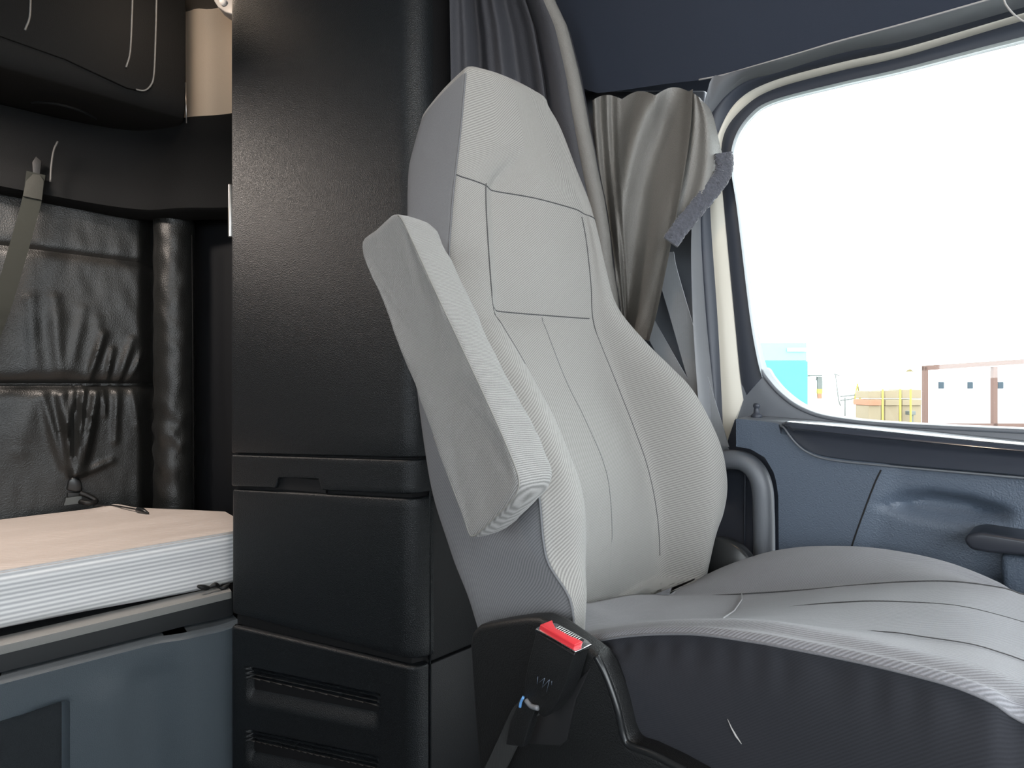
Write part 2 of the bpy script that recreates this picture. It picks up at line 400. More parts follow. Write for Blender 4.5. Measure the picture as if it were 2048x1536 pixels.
# lock knob, turned
def lathe(name, base, prof, mat_, parent=None, seg=20, ax=Vector((0, 0, 1))):
    a = ax.normalized(); u = a.orthogonal().normalized(); w = a.cross(u)
    rings = [[base + a*h + (u*math.cos(q)+w*math.sin(q))*r for q in [2*math.pi*k/seg for k in range(seg)]] for r, h in prof]
    vs, fs = grid(rings, True); n = len(rings)
    fs.append(tuple(range(seg))); fs.append(tuple((n-1)*seg+k for k in range(seg)))
    return mkobj(name, vs, fs, mat_, parent)
kb = at(1513, 832, Y=1.085)
lathe('lock_knob', kb, [(.0105, -.004), (.0105, .001), (.008, .004), (.0055, .006), (.005, .012), (.0045, .014), (.0045, .0155), (.0065, .018), (.0068, .021), (.005, .0245), (.0001, .0255)], M['seal'], d1)

# grab bar on the pillar
gb = thing('grab_handle', (at(1527, 1100, Y=1.07).x, 1.07, .45), 'thick grey tubular grab bar bent over beside the driver seat back', 'grab bar')
gp = [at(a, b, Y=1.07) for a, b in ((1430, 922), (1462, 919), (1490, 924), (1512, 943), (1524, 975), (1527, 1020), (1528, 1080), (1528, 1220))]
tube('bar', res(gp, 60), .0195, M['doorsmooth'], gb, 20)
lathe('foot_collar', gp[-1] + Vector((0, 0, -.03)), [(.024, 0), (.024, .03), (.020, .034)], M['seal'], gb)

# pillar trim behind the belt
pt = [at(a, b, Y=1.125) for a, b in ((1150, 180), (1410, 180), (1392, 420), (1396, 520), (1402, 640), (1426, 860), (1440, 1250), (1150, 1250))]
struct(prism('trim_7', pt, (0, .04, 0), M['doorsmooth'], b=.006))

# ------------------------------------------------------------------ outside
GZ = -1.25
def gmat(n, c, r=.8): return mat(n, c, r)
struct(box('floor_yard', (-120, 2.2, GZ-.1), (120, 160, GZ), gmat('yard_ground', (.45, .45, .42)), b=0))
def out(px, py, dd): return at(px, py, d=dd)
mt = gmat('teal_paint', (.05, .26, .245)); mt2 = gmat('pale_teal_paint', (.16, .36, .34)); mw = gmat('white_panel', (.6, .6, .6)); mr = gmat('rusty_steel', (.105, .058, .046))
mdk = gmat('dark_blue_vent', (.03, .045, .06)); mye = gmat('yellow_paint', (.32, .27, .05)); mbr = gmat('brown_timber', (.20, .155, .10)); mor = gmat('orange_paint', (.26, .12, .07)); mgr = gmat('green_leaf', (.10,.075,.02))
mgy = gmat('pale_grey_metal', (.11, .115, .11))
def obox(name, px0, py0, px1, py1, dd, depth, m, parent=None, b=.02):
    """box standing across the view dd metres away: corners from its front outline"""
    a = out(px0, py1, dd); c = out(px1, py0, dd)
    w = Vector((c.x-a.x, c.y-a.y, 0)); n = V * depth; h = Vector((0, 0, c.z-a.z))
    base = [a, a+w, a+w+n, a+n]
    vs = base + [p+h for p in base]
    return mkobj(name, vs, [(0,3,2,1),(4,5,6,7),(0,1,5,4),(1,2,6,5),(2,3,7,6),(3,0,4,7)], m, parent, smooth=False, mods=[bev(b, 1)] if b else [])
GY = lambda dd: 768 + (CZ-GZ)*F/dd
tr = thing('teal_trailer', out(1560, GY(20), 20), 'teal box trailer with pale upper band beyond the door window', 'trailer')
obox('lower_body', 1440, 722, 1616, 850, 20, 5, mt, tr); obox('upper_body', 1440, 685, 1614, 722, 20.03, 4.9, mt2, tr)
obox('white_stripe', 1575, 696, 1612, 703, 19.97, .03, mw, tr, 0)
for a in (1470, 1575): obox('wheel_unit', a, 850, a+30, GY(20), 20.3, .8, mdk, tr)
wt = thing('white_van', out(1640, GY(24), 24), 'overexposed white van standing right of the teal trailer', 'van')
obox('body', 1616, 757, 1664, 848, 24, 5, gmat('bright_white_paint', (.8, .8, .8)), wt, .1)
obox('roof_rail', 1619, 749, 1645, 752.5, 23.9, 1.5, mgy, wt, .01); obox('tail_light_column', 1635, 753, 1645, 778, 23.95, .1, mgy, wt, 0)
obox('amber_light', 1635, 778, 1645, 787, 23.93, .1, mye, wt, 0); obox('red_light', 1636, 787, 1644, 797, 23.93, .1, mor, wt, 0)
for a in (1622, 1650): obox('wheel', a, 848, a+9, GY(24), 24.2, .7, mdk, wt)
lp = thing('lifting_arm', out(1700, GY(30), 30), 'thin jointed lifting arm with tripod frame behind the white van', 'machine')
join_tubes('arm', [[out(a, b, 30) for a, b in ((1668, 748), (1679, 751))], [out(a, b, 30) for a, b in ((1671, 749), (1674, 775), (1677, 800), (1681, 812))]], .03, mgy, lp, 6)
join_tubes('rail', [[out(a, b, 30) for a, b in ((1681, 793), (1710, 790))], [out(a, b, 30) for a, b in ((1681, 801), (1710, 797))], [out(1690, 795, 30), out(1690, GY(30), 30)]], .035, mgy, lp, 6)
join_tubes('mast', [[out(a, b, 30) for a, b in ((1708, 806), (1715, 768), (1721, 804))], [out(1710, 788, 30), out(1721, 788, 30)], [out(1720, 790, 30), out(1720, GY(30), 30)]], .06, mye, lp, 6)
prev_l = ['brown pallet stack next to the lifting arm', 'brown crate stack between two yellow posts', 'brown crate stack beside the rusty frame post']
for i, (a, b_, top_, dd) in enumerate(((1737, 1762, 782, 26), (1770, 1798, 781, 26.3), (1804, 1843, 779, 26.6))):
    c_ = thing('crate_stack', out((a+b_)/2, GY(dd), dd), prev_l[i], 'crates', 'crate stacks across the yard')
    obox('upper_crate', a, top_, b_, 797, dd, 1.0, mbr, c_); obox('lower_crate', a+1, 799, b_+1, 811, dd-.1, 1.2, mor if i == 0 else mbr, c_)
    obox('pallet', a, 811, b_, GY(dd), dd, 1.0, mbr, c_)
pl_ = ['yellow post left of the middle crates', 'yellow post right of the middle crates', 'yellow post before the right-hand crates']
for i, a in enumerate((1765, 1800, 1821)): tag(obox('yellow_post', a, 778, a+2.6, GY(25.5), 25.5, .06, mye, None, 0), pl_[i], 'post', 'yellow posts across the yard')
# distant tree crown
def blob(name, c, r, m, parent, sub_=2, seed=0):
    b = bmesh.new(); bmesh.ops.create_icosphere(b, subdivisions=3, radius=1)
    vs = []
    for v in b.verts:
        k = 1 + .35*noise.noise(v.co*2.2 + Vector((seed, 0, 0))); vs.append(Vector((v.co.x*r[0]*k, v.co.y*r[1]*k, v.co.z*r[2]*k)) + c)
    fs = [tuple(x.index for x in f.verts) for f in b.faces]; b.free()
    return mkobj(name, vs, fs, m, parent)
te = thing('tree', out(1815, GY(60), 60), 'small yellowish tree top above the crates', 'tree')
blob('crown', out(1818, 756, 60), (.55, .55, .9), mgr, te, seed=3); blob('low_branch', out(1806, 765, 60), (.8, .6, .2), mgr, te, seed=8)
tube('trunk', [out(1816, 768, 60), out(1815, GY(60), 60)], .1, mbr, te, 6)
sg = thing('yard_stand', out(1825, GY(26), 26), 'small grey topped stand left of the rusty frame', 'stand')
obox('head', 1819, 822, 1832, 830, 26, .3, mgy, sg); obox('post', 1824, 830, 1827, GY(26), 26.1, .1, mgy, sg, 0)
# white cabin row behind rusty frame
cb = thing('white_cabin', out(1960, GY(33), 33), 'long white cabin with small dark vents behind the rusty frame', 'cabin')
obox('wall', 1857, 742, 2400, GY(33), 33, 3, mw, cb, .03)
for a in (1878, 1936, 1997, 2056): 
    v_ = obox('vent', a, 764, a+10, 777, 32.95, .1, mdk, cb, 0)
for a in (1868, 1926, 1985, 2046): obox('door_edge', a, 788, a+3, 814, 32.95, .06, gmat('grey_edge', (.3, .3, .32)), cb, 0)
obox('teal_sign', 1967, 743, 2000, 749, 32.9, .05, mt2, cb, 0)
rf = thing('rusty_frame', out(1950, GY(29), 29), 'rusty red steel frame of posts and rails across the yard', 'frame')
for a, w_ in ((1849, 8), (1987, 9), (2130, 9)): obox('post', a, 733, a+w_, GY(29), 29, .2, mr, rf, .01)
def rail(y0, y1, h): 
    a = out(1849, y0, 29); c = out(2400, y1, 29); d_ = Vector((0, 0, h))
    vs = [a, c, c+V*.2, a+V*.2]; vs = vs + [p+d_ for p in vs]
    mkobj('rail', vs, [(0,3,2,1),(4,5,6,7),(0,1,5,4),(1,2,6,5),(2,3,7,6),(3,0,4,7)], mr, rf, smooth=False)
rail(741, 705, .26); rail(GY(29)-.5, GY(29)-.5, .2)

# ------------------------------------------------------------------ driver seat
seat = thing('driver_seat', (-.30, .72, 0), 'grey cloth high-back driver seat with its armrest folded up', 'seat')
def curve3(L): return [at(a, b, Y=y) for a, b, y in L]
cA = curve3([(868,152,.60), (845,190,.585), (824,260,.58), (816,330,.575), (815,430,.56), (818,560,.54), (832,760,.51), (860,960,.49), (900,1100,.485), (935,1190,.48), (952,1245,.48)])
cB = curve3([(935,128,.59), (929,190,.59), (922,260,.588), (913,340,.58), (903,440,.565), (899,520,.55), (917,600,.53), (962,690,.505), (1035,825,.485), (1064,915,.475), (1080,1000,.47), (1088,1080,.47), (1100,1130,.47), (1140,1195,.475), (1150,1262,.48)])
cC = curve3([(985,150,.65), (975,250,.64), (968,370,.63), (973,480,.615), (985,612,.60), (1003,648,.585), (1043,713,.57), (1100,818,.55), (1136,899,.54), (1160,963,.535), (1172,1036,.53), (1170,1145,.525), (1160,1214,.52), (1152,1262,.52)])
cD = curve3([(1080,212,.765), (1130,320,.80), (1165,450,.84), (1180,560,.848), (1185,640,.85), (1200,690,.86), (1230,770,.87), (1262,850,.87), (1290,930,.87), (1308,1010,.87), (1316,1090,.87), (1314,1200,.87)])
cE = curve3([(1100,216,.785), (1128,262,.825), (1160,340,.855), (1190,440,.875), (1215,540,.89), (1241,614,.91), (1300,685,.95), (1350,732,.965), (1400,785,.975), (1450,880,.985), (1465,960,.985), (1457,1020,.98), (1437,1070,.975), (1410,1160,.96)])
def byz(C, n=200):
    P = res(C, n); P.sort(key=lambda p: p.z); return P
tabs = {k: byz(c) for k, c in dict(A=cA, B=cB, C=cC, D=cD, E=cE).items()}
def P_(k, z, ext=True):
    T = tabs[k]
    if z <= T[0].z: 
        s = (T[12]-T[0])/(T[12].z-T[0].z); return T[0] + s*(z-T[0].z)
    if z >= T[-1].z: return Vector((T[-1].x, T[-1].y, z))
    lo, hi = 0, len(T)-1
    while hi-lo > 1:
        m_ = (lo+hi)//2
        if T[m_].z <= z: lo = m_
        else: hi = m_
    f = (z-T[lo].z)/max(1e-9, T[hi].z-T[lo].z); return lerp(T[lo], T[hi], f)
ZB, ZT = .70, 1.612
UN = 12   # control points per ring
def ring(z):
    A, B, C, D, E = (P_(k, z) for k in 'ABCDE')
    k = 1 - sstep(1.02, 1.24, z); k2 = sstep(1.40, 1.50, z)
    C = C + Vector((.004*sstep(1.1, 1.3, z), 0, 0))
    r = [A, lerp(A, B, .35) + Vector((0, -.006, 0)), lerp(A, B, .92) + Vector((0, -.003, 0)), B,
         lerp(B, C, .12) + Vector((.004, -.001, 0)), lerp(B, C, .55) + Vector((.004+.010*k, -.002, 0)), C,
         C + Vector((-.004-.050*k, .018+.014*k, 0)), lerp(C, D, .5) + Vector((-.030*k+.006*(1-k), 0, 0)),
         D + Vector((0, -.01, 0)), D + Vector((.010*k, .012, 0)),
         lerp(D, E, .5) + Vector((.005+.034*k, 0, 0)), lerp(D, E, .88) + Vector((.002+.006*k, .0, 0)), E + Vector((-.02, .0, 0)),
         E + Vector((-.07, -.01, 0)), Vector((lerp(A.x, E.x, .08), E.y-.05, z)), Vector((A.x-.012, lerp(A.y, E.y, .5), z)), Vector((A.x-.004, A.y+.03, z))]
    for j, t in zip(range(4, 13), (.05, .24, .36, .46, .58, .68, .76, .86, .95)):      # headrest front is one soft crown
        r[j] = lerp(r[j], lerp(B, E, t) + Vector((.013*math.sin(math.pi*t)**.7, 0, 0)), k2)
    return r
iB, iC, iD = 3, 6, 9
def rp(R, u):
    n = len(R); u = u % n; i = int(u); f = u - i
    p0, p1, p2, p3 = R[(i-1) % n], R[i], R[(i+1) % n], R[(i+2) % n]
    a = (p2-p1).length; 
    m1 = (p2-p0)*.5; m2 = (p3-p1)*.5
    if m1.length > a*1.0: m1 = m1*(a*1.0/m1.length)
    if m2.length > a*1.0: m2 = m2*(a*1.0/m2.length)
    f2, f3 = f*f, f**3
    return p1*(2*f3-3*f2+1) + m1*(f3-2*f2+f) + p2*(-2*f3+3*f2) + m2*(f3-f2)
def backpt(u, z):
    p = rp(ring(z), u)
    w = .0016*noise.noise(Vector((p.x*9, p.y*12, p.z*7)))
    return p + Vector((w, w*.5, 0))
NS = 18*7; rows = []
zs = [lerp(ZB, ZT-.02, i/100) for i in range(101)]
for z in zs: rows.append([backpt(j/7, z) for j in range(NS)])
# domed top
tr_ = ring(ZT-.02); cen = sum(rows[-1], Vector())/NS
for s, dz in ((.985, .007), (.94, .013), (.85, .018), (.7, .021), (.45, .023), (.15, .024)):
    # inner front corner stands a little higher than the rest
    rows.append([Vector((lerp(cen.x, p.x, s), lerp(cen.y, p.y, s), p.z + dz)) for p in [rp(tr_, j/7) for j in range(NS)]])
for r in rows:      # the rear of the headrest falls away
    for i, p in enumerate(r):
        if p.z > 1.40:
            bx0, ax0 = -.745, -.90; r[i] = Vector((p.x, p.y, p.z - .050*sstep(1.40, 1.60, p.z)*min(max((bx0-p.x)/(bx0-ax0), 0), 1.1)**1.3))
vs, fs = grid(rows, True)
n = len(rows); vs.append(sum(rows[-1], Vector())/NS); fs += [((n-1)*NS+j, (n-1)*NS+(j+1) % NS, len(vs)-1) for j in range(NS)]
vs.append(sum(rows[0], Vector())/NS); fs += [(j, (j+1) % NS, len(vs)-1) for j in range(NS)]
back = mkobj('backrest', vs, fs, M['fabric'], seat, uv=arcuv(rows, 2))
back.data.materials.append(M['sidefab'])
for p in back.data.polygons:          # the inboard side is covered in plainer cloth
    if all(((v % NS) <= iB*7) for v in p.vertices) and max(p.vertices) < 101*NS: p.material_index = 1
def seamline(name, pts, r=.0011, m='thread', par=back, off=.0006): return tube(name, pts, r, M[m], par, 6)
def outv(u, z):
    a = backpt(u, z); b = backpt(u+.2, z); t = (b-a); nrm = Vector((t.y, -t.x, 0)).normalized()
    c = sum(ring(z), Vector())/18
    if nrm.dot(a-c) < 0: nrm = -nrm
    return a + nrm*.0004
seamline('side_piping', [outv(iB, z) + Vector((.0, -.0012, 0)) for z in [lerp(.73, 1.588, i/80) for i in range(81)]], .0017, 'sidefab')
seamline('headrest_seam', [outv(lerp(iB, 12.5, i/60), lerp(1.415, 1.378, i/60)) for i in range(61)])
seamline('lumbar_seam', [outv(lerp(iC, iD, i/40), 1.178-.004*math.sin(i/40*3.14)) for i in range(41)])
seamline('panel_seam', [outv(iC, lerp(1.08, 1.407, i/40)) for i in range(41)])
seamline('panel_seam', [outv(iD+.5, lerp(.74, 1.38, i/60)) for i in range(61)])
seamline('stitching', [outv(interp([(.70, 8.0), (.9, 8.05), (1.17, 7.9)], z), z) for z in [lerp(.74, 1.17, i/50) for i in range(51)]], .0005, 'sidefab')

# armrest folded up against the inboard side
arm_f = [(722, 492), (745, 462), (785, 429), (800, 436), (822, 480), (870, 585), (925, 700), (980, 820), (1015, 900), (1034, 950), (1036, 975), (1022, 1003), (985, 1040), (950, 1072), (938, 1072), (925, 1035), (880, 915), (820, 750), (760, 595)]
af = [at(a, b, Y=.400) for a, b in arm_f]; cf = sum(af, Vector())/len(af)
n_ = 90
loop = []
m_ = len(af)
for i in range(n_):
    t = i/n_*m_; k = int(t); f = t-k
    loop.append(rp(af, t))
def ringat(y, s):
    out_ = []
    for p in loop:
        d_ = (p - cf); L_ = d_.length
        q = cf + d_*(1 - s/L_); 
        # foot of the pad is fuller
        out_.append(Vector((q.x, y, q.z)))
    return out_
prof = [(.4035, .030), (.4015, .012), (.4010, .004), (.4020, .0005), (.406, -.001), (.420, -.002), (.438, -.001), (.450, .001), (.457, .006), (.459, .016), (.4595, .03)]
rows = [ringat(y, s) for y, s in prof]
vs, fs = grid(rows, True); vs.append(Vector((cf.x, .402, cf.z))); vs.append(Vector((cf.x, .4595, cf.z)))
N = n_; fs += [(j, (j+1) % N, len(vs)-2) for j in range(N)]; n = len(rows); fs += [((n-1)*N+j, (n-1)*N+(j+1) % N, len(vs)-1) for j in range(N)]
for i, v in enumerate(vs):
    w = .0022*noise.noise(Vector((v.x*22, v.y*30, v.z*16))) + .0012*noise.noise(Vector((v.x*60, v.y*60, v.z*60)))
    vs[i] = v + Vector((w, w, 0))
arm = mkobj('armrest', vs, fs, M['fabric2'], seat)
tube('armrest_piping', [p + Vector((.0006, -.0006, 0)) for p in ringat(.402, .0012)][12:78], .0009, M['thread_m'], arm, 6)
tube('pivot', [Vector((-.60, .45, 1.02)), Vector((-.60, .53, 1.02))], .018, M['black'], seat, 16)

# cushion --------------------------------------------------------
q1 = curve3([(1130,1300,.47), (1150,1288,.47), (1250,1273,.467), (1380,1269,.465), (1500,1284,.463), (1600,1302,.463), (1700,1322,.463), (1800,1345,.463), (1900,1372,.465), (1960,1395,.467), (2000,1415,.47), (2030,1440,.478)])
q2 = curve3([(1150,1268,.50), (1300,1246,.50), (1400,1240,.50), (1500,1243,.50), (1600,1258,.50), (1760,1290,.50), (1950,1340,.50), (2048,1375,.50)])
q3 = curve3([(1240,1248,.57), (1400,1243,.57), (1500,1241,.565), (1600,1249,.56), (1755,1267,.56), (1837,1280,.56), (1934,1295,.56), (2000,1314,.56), (2045,1330,.56)])
q4 = curve3([(1300,1206,.70), (1429,1223,.70), (1510,1218,.70), (1673,1206,.70), (1755,1203,.70), (1869,1208,.70), (1934,1216,.70), (2000,1232,.70), (2048,1246,.70)])
q5 = curve3([(1340,1190,.82), (1478,1187,.82), (1608,1179,.82), (1706,1170,.82), (1804,1163,.82), (1902,1162,.82), (2000,1174,.82), (2042,1187,.82)])
q6 = curve3([(1390,1160,.93), (1450,1132,.93), (1520,1108,.93), (1580,1096,.93), (1640,1092,.93), (1750,1096,.93), (1880,1121,.93), (1990,1162,.93), (2040,1195,.93)])
def byx(C):
    P = res(C, 160); P.sort(key=lambda p: p.x); return P
QT = [byx(c) for c in (q1, q2, q3, q4, q5, q6)]
def Qz(i, x):
    T = QT[i]
    if x <= T[0].x: return T[0].y, T[0].z
    if x >= T[-1].x: return T[-1].y, T[-1].z
    for a, b in zip(T, T[1:]):
        if a.x <= x <= b.x:
            f = (x-a.x)/max(1e-9, b.x-a.x); return lerp(a.y, b.y, f), lerp(a.z, b.z, f)
CX0, CX1 = -.50, .022
def cring(x, drop=0, s=1):
    v = [Qz(i, x) for i in range(6)]
    # front: everything rolls over
    e = sstep(-.04, CX1, x); dz = -.055*e*e
    def p(y, z): return Vector((x, .72+(y-.72)*s, z + dz*(1 if z > .7 else 0)))
    (y1, z1), (y2, z2), (y3, z3), (y4, z4), (y5, z5), (y6, z6) = v
    r = [p(.50, .665), p(.462, .68), p(.452, .72), p(.455, lerp(.72, z1, .6)), p(y1-.001, z1-.010), p(y1, z1), p(y1+.006, z1+.006),
         p(.487, z2-.003), p(.505, z2), p(.535, lerp(z2, z3, .5)), p(y3+.005, z3-.001), p(.62, lerp(z3, z4, .4)-.002), p(.70, z4), p(.77, lerp(z4, z5, .55)),
         p(.82, z5-.001), p(.85, lerp(z5, z6, .35)), p(.90, z6-.003), p(.93, z6), p(.96, z6-.012), p(.985, z6-.045), p(.985, .70), p(.95, .665), p(.72, .66)]
    return r
NR = len(cring(-.2)); rows = []
xs = [lerp(CX0, CX1, i/90) for i in range(91)]
for x in xs:
    R = cring(x); rows.append([rp(R, j/5) for j in range(NR*5)])
cen = sum(rows[-1], Vector())/(NR*5)
for s, dx in ((.97, .012), (.90, .022), (.78, .028), (.5, .031), (.1, .032)):
    rows.append([Vector((CX1+dx, lerp(cen.y, p.y, s), lerp(cen.z, p.z, s))) for p in rows[90]])
NC = NR*5
vs, fs = grid(rows, True); vs.append(sum(rows[0], Vector())/NC); fs += [(j, (j+1) % NC, len(vs)-1) for j in range(NC)]
n = len(rows); vs.append(sum(rows[-1], Vector())/NC); fs += [((n-1)*NC+j, (n-1)*NC+(j+1) % NC, len(vs)-1) for j in range(NC)]
for i, v in enumerate(vs):
    w = .0016*noise.noise(Vector((v.x*10, v.y*10, v.z*10)))
    if i < 91*NC and 15 < i % NC < 25: w += .0011*math.sin(v.x*230 + 4*noise.noise(Vector((v.x*20, 0, 0)))) * math.sin((i % NC-15)/10*math.pi)**2
    vs[i] = v + Vector((0, -w, w))
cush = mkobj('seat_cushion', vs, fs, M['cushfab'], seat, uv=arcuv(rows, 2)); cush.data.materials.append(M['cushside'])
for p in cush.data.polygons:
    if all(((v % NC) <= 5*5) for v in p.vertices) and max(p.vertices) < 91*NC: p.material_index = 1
def cpt(u, x): return rp(cring(x), u)
def cseam(name, f, x0, x1, r=.0010, m='thread', n=70):
    P = []
    for i in range(n):
        x = lerp(x0, x1, i/(n-1)); P.append(cpt(f(x) if callable(f) else f, x) + Vector((0, -.0002, .0006 - .0022*(1-sstep(0, .25, i/(n-1))))))
    return tube(name, P, r, M[m], cush, 6)
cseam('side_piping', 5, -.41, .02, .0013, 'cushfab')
cseam('panel_seam', 12, -.30, .02, .0007)
cseam('panel_seam', 10.2, -.16, .02, .0005)
cseam('panel_seam', 14, -.47, .02, .0009)
# pale worn line across the cushion and a scuff on its side
tube('chalk_line', [cpt(u, x) + Vector((0, 0, .0006)) for u, x in ((10.2, -.288), (11, -.305), (12, -.33), (13, -.352), (14, -.375))], .0010, M['cushpale'], cush, 6)
tube('scuff', [at(a, b, Y=.4525) for a, b in ((1455, 1438), (1463, 1456), (1472, 1472), (1483, 1488))], [.0002, .0006, .0009, .0003], M['thread_l'], cush, 6)

# base shell
sh_o = [(938, 1290), (941, 1266), (955, 1252), (1000, 1243), (1050, 1236), (1075, 1236), (1110, 1252), (1160, 1288), (1192, 1312), (1206, 1335), (1222, 1375), (1236, 1420), (1246, 1465), (1256, 1492), (1290, 1503), (1345, 1530), (1500, 1620), (1500, 1900), (1000, 1900), (955, 1536), (945, 1400)]
sp = [at(a, b, Y=.430) for a, b in sh_o]
shell = prism('side_shell', sp, (0, .028, 0), M['black'], seat, b=.007, seg=4)
tube('shell_rim', res([at(a, b, Y=.431) for a, b in ((1192, 1312), (1207, 1340), (1222, 1378), (1236, 1422), (1246, 1468), (1258, 1490), (1300, 1506), (1345, 1528), (1500, 1612))], 50), .0035, M['blacks'], shell, 8)
prism('shell_recess', [at(a, b, Y=.4285) for a, b in ((1180, 1336), (1150, 1400), (1132, 1480), (1120, 1492), (1030, 1487), (1040, 1440), (1100, 1420))], (0, .004, 0), M['gap'], shell, b=.001)
box('pedestal', (-.50, .50, -.14), (-.06, .94, .60), M['black'], seat, .02)
box('seat_pan', (-.50, .475, .58), (-.04, .965, .672), M['black'], seat, .012)
box('back_frame', (-.64, .55, .50), (-.56, .88, .69), M['black'], seat, .02)
# outboard hinge cover and recliner ring seen in the gap
hc = at(1425, 1150, Y=.975)
lathe('hinge_cover', Vector((-.475, .955, .705)), [(.060, 0), (.064, .004), (.064, .022), (.056, .028), (.03, .03)], M['blacks'], seat, 40, Vector((0, 1, 0)))
tube('hinge_ring', [Vector((-.475+.060*math.cos(q), .957, .705+.060*math.sin(q))) for q in [lerp(-.8, 2.4, i/40) for i in range(41)]], .0012, M['steel'], seat, 6)

# buckle
o0 = at(1073, 1262, Y=.400); wv = Vector((.051, 0, -.0045)); av = Vector((-.030, .004, -.082)); tv = Vector((0, .0235, .0))
wn_ = wv.normalized(); an = (av - wn_*av.dot(wn_)).normalized()
bk = None
def bp(w, a, t): return o0 + wv*w + av*a + tv*t
outl = [(0, .03), (.03, 0), (.97, 0), (1, .03), (1.0, .45), (.93, .72), (.80, .97), (.72, 1.03), (.22, 1.03), (.12, .97), (.03, .72), (0, .45)]
bk = prism('belt_buckle', [bp(w, a, 0) for w, a in outl], tv, M['black'], seat, b=.003, seg=3); 
prism('bezel', [bp(w, a, t) for w, a, t in ((-.02, -.035, -.05), (1.02, -.035, -.05), (1.04, -.035, .3), (1.04, -.035, .95), (.9, -.035, 1.06), (.1, -.035, 1.06), (-.03, -.035, .9), (-.04, -.035, .2))], av*.055, M['chrome'], bk, b=.0008)
prism('release_button', [bp(w, a, t) for w, a, t in ((.03, -.10, .03), (.95, -.10, .03), (.97, -.10, .50), (.80, -.10, .47), (.68, -.10, .40), (.30, -.10, .40), (.14, -.10, .62), (.04, -.10, .80))], av*.1, M['red'], bk, b=.0012)
prism('tongue_slot', [bp(w, a, t) for w, a, t in ((.24, -.045, .55), (.82, -.045, .55), (.86, -.045, .92), (.18, -.045, .92))], av*.03, M['gap'], bk, b=0)
join_tubes('slot_spring', [[bp(lerp(.26, .80, i/10), -.06, .55), bp(lerp(.26, .80, i/10), -.06, .85)] for i in range(11)], .0007, M['steel'], bk, 6)
join_tubes('moulded_mark', [[bp(w, a, -.01) for w, a in P] for P in (((.40, .62), (.50, .52)), ((.50, .52), (.50, .66)), ((.50, .66), (.62, .50)), ((.62, .50), (.63, .68)), ((.33, .56), (.36, .66)), ((.68, .50), (.70, .55)))], .0003, M['door'], bk, 5)
wb = [bp(.42, .98, .5), at(1046, 1425, Y=.412), at(1030, 1452, Y=.415), at(1012, 1490, Y=.418), at(990, 1536, Y=.42), at(950, 1620, Y=.425)]
ribbon('stalk_webbing', res(wb, 24), Vector((.024, 0, -.006)), .003, Vector((0, 1, 0)), M['webd'], bk)
prism('stalk_boot', [at(a, b, Y=.405) for a, b in ((1038, 1398), (1075, 1408), (1062, 1440), (1045, 1495), (1010, 1490), (1020, 1440))], (0, .012, 0), M['black'], bk, b=.002)
tube('blue_wire', res([at(a, b, Y=.402) for a, b in ((1040, 1414), (1042, 1404), (1047, 1394))], 8), .0016, M['bluew'], bk, 6)
tube('cable_clip', res([at(a, b, Y=.402) for a, b in ((1052, 1400), (1062, 1412), (1076, 1416))], 8), .0026, M['grey'], bk, 8)

# ------------------------------------------------------------------ curtains
rear = thing('cab_curtain', (-1.0, .92, .5), 'dark vinyl privacy curtain hanging in long folds behind the seat headrest', 'curtain')
left_px = [(905, -330), (905, -120), (905, 0), (908, 200), (915, 500), (930, 900)]
rgt_px = [(1062, -330), (1075, -120), (1112, 0), (1140, 60), (1163, 150), (1185, 270), (1215, 420), (1240, 610), (1262, 760), (1285, 950)]
def pxat(tab, py): return interp([(b, a) for a, b in tab], py)
p0 = Vector((-1.13, .79, 0)); p1 = Vector((-.85, .99, 0)); nrm = Vector((p1.y-p0.y, -(p1.x-p0.x), 0)).normalized()
rows = []
for i in range(90):
    py = lerp(-330, 950, i/89); L_, R_ = pxat(left_px, py), interp([(b, a) for a, b in rgt_px], py)
    r = []
    for j in range(90):
        u = j/89; px = lerp(L_, R_, u)
        base = at(px, py, pl=(p0, nrm))
        k = .022*math.sin(u*2*math.pi*3.1 + .5 + .25*math.sin(i*.05)) * (1-.25*u) + .012*math.sin(u*2*math.pi*7+2.+i*.01)*(1-u)
        # the free edge is rolled forward as a tube
        if u > .70: 
            q = (u-.70)/.30; k = .055*max(0, math.sin(q*math.pi))**.7 - .01
        r.append(base + nrm*(k + .0*i))
    rows.append(r)
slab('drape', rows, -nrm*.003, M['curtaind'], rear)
for yy in (520,): pass
# lighter rolled edge fold as its own stitched hem
hemp = [at(interp([(b, a) for a, b in rgt_px], py) - 20, py, pl=(p0 + nrm*.03, nrm)) for py in [lerp(-320, 940, i/50) for i in range(51)]]
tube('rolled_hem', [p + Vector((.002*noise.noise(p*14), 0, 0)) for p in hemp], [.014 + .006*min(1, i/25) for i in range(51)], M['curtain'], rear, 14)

win = thing('window_curtain', (-.75, 1.05, .95), 'grey vinyl window curtain bunched against the pillar beside the window', 'curtain')
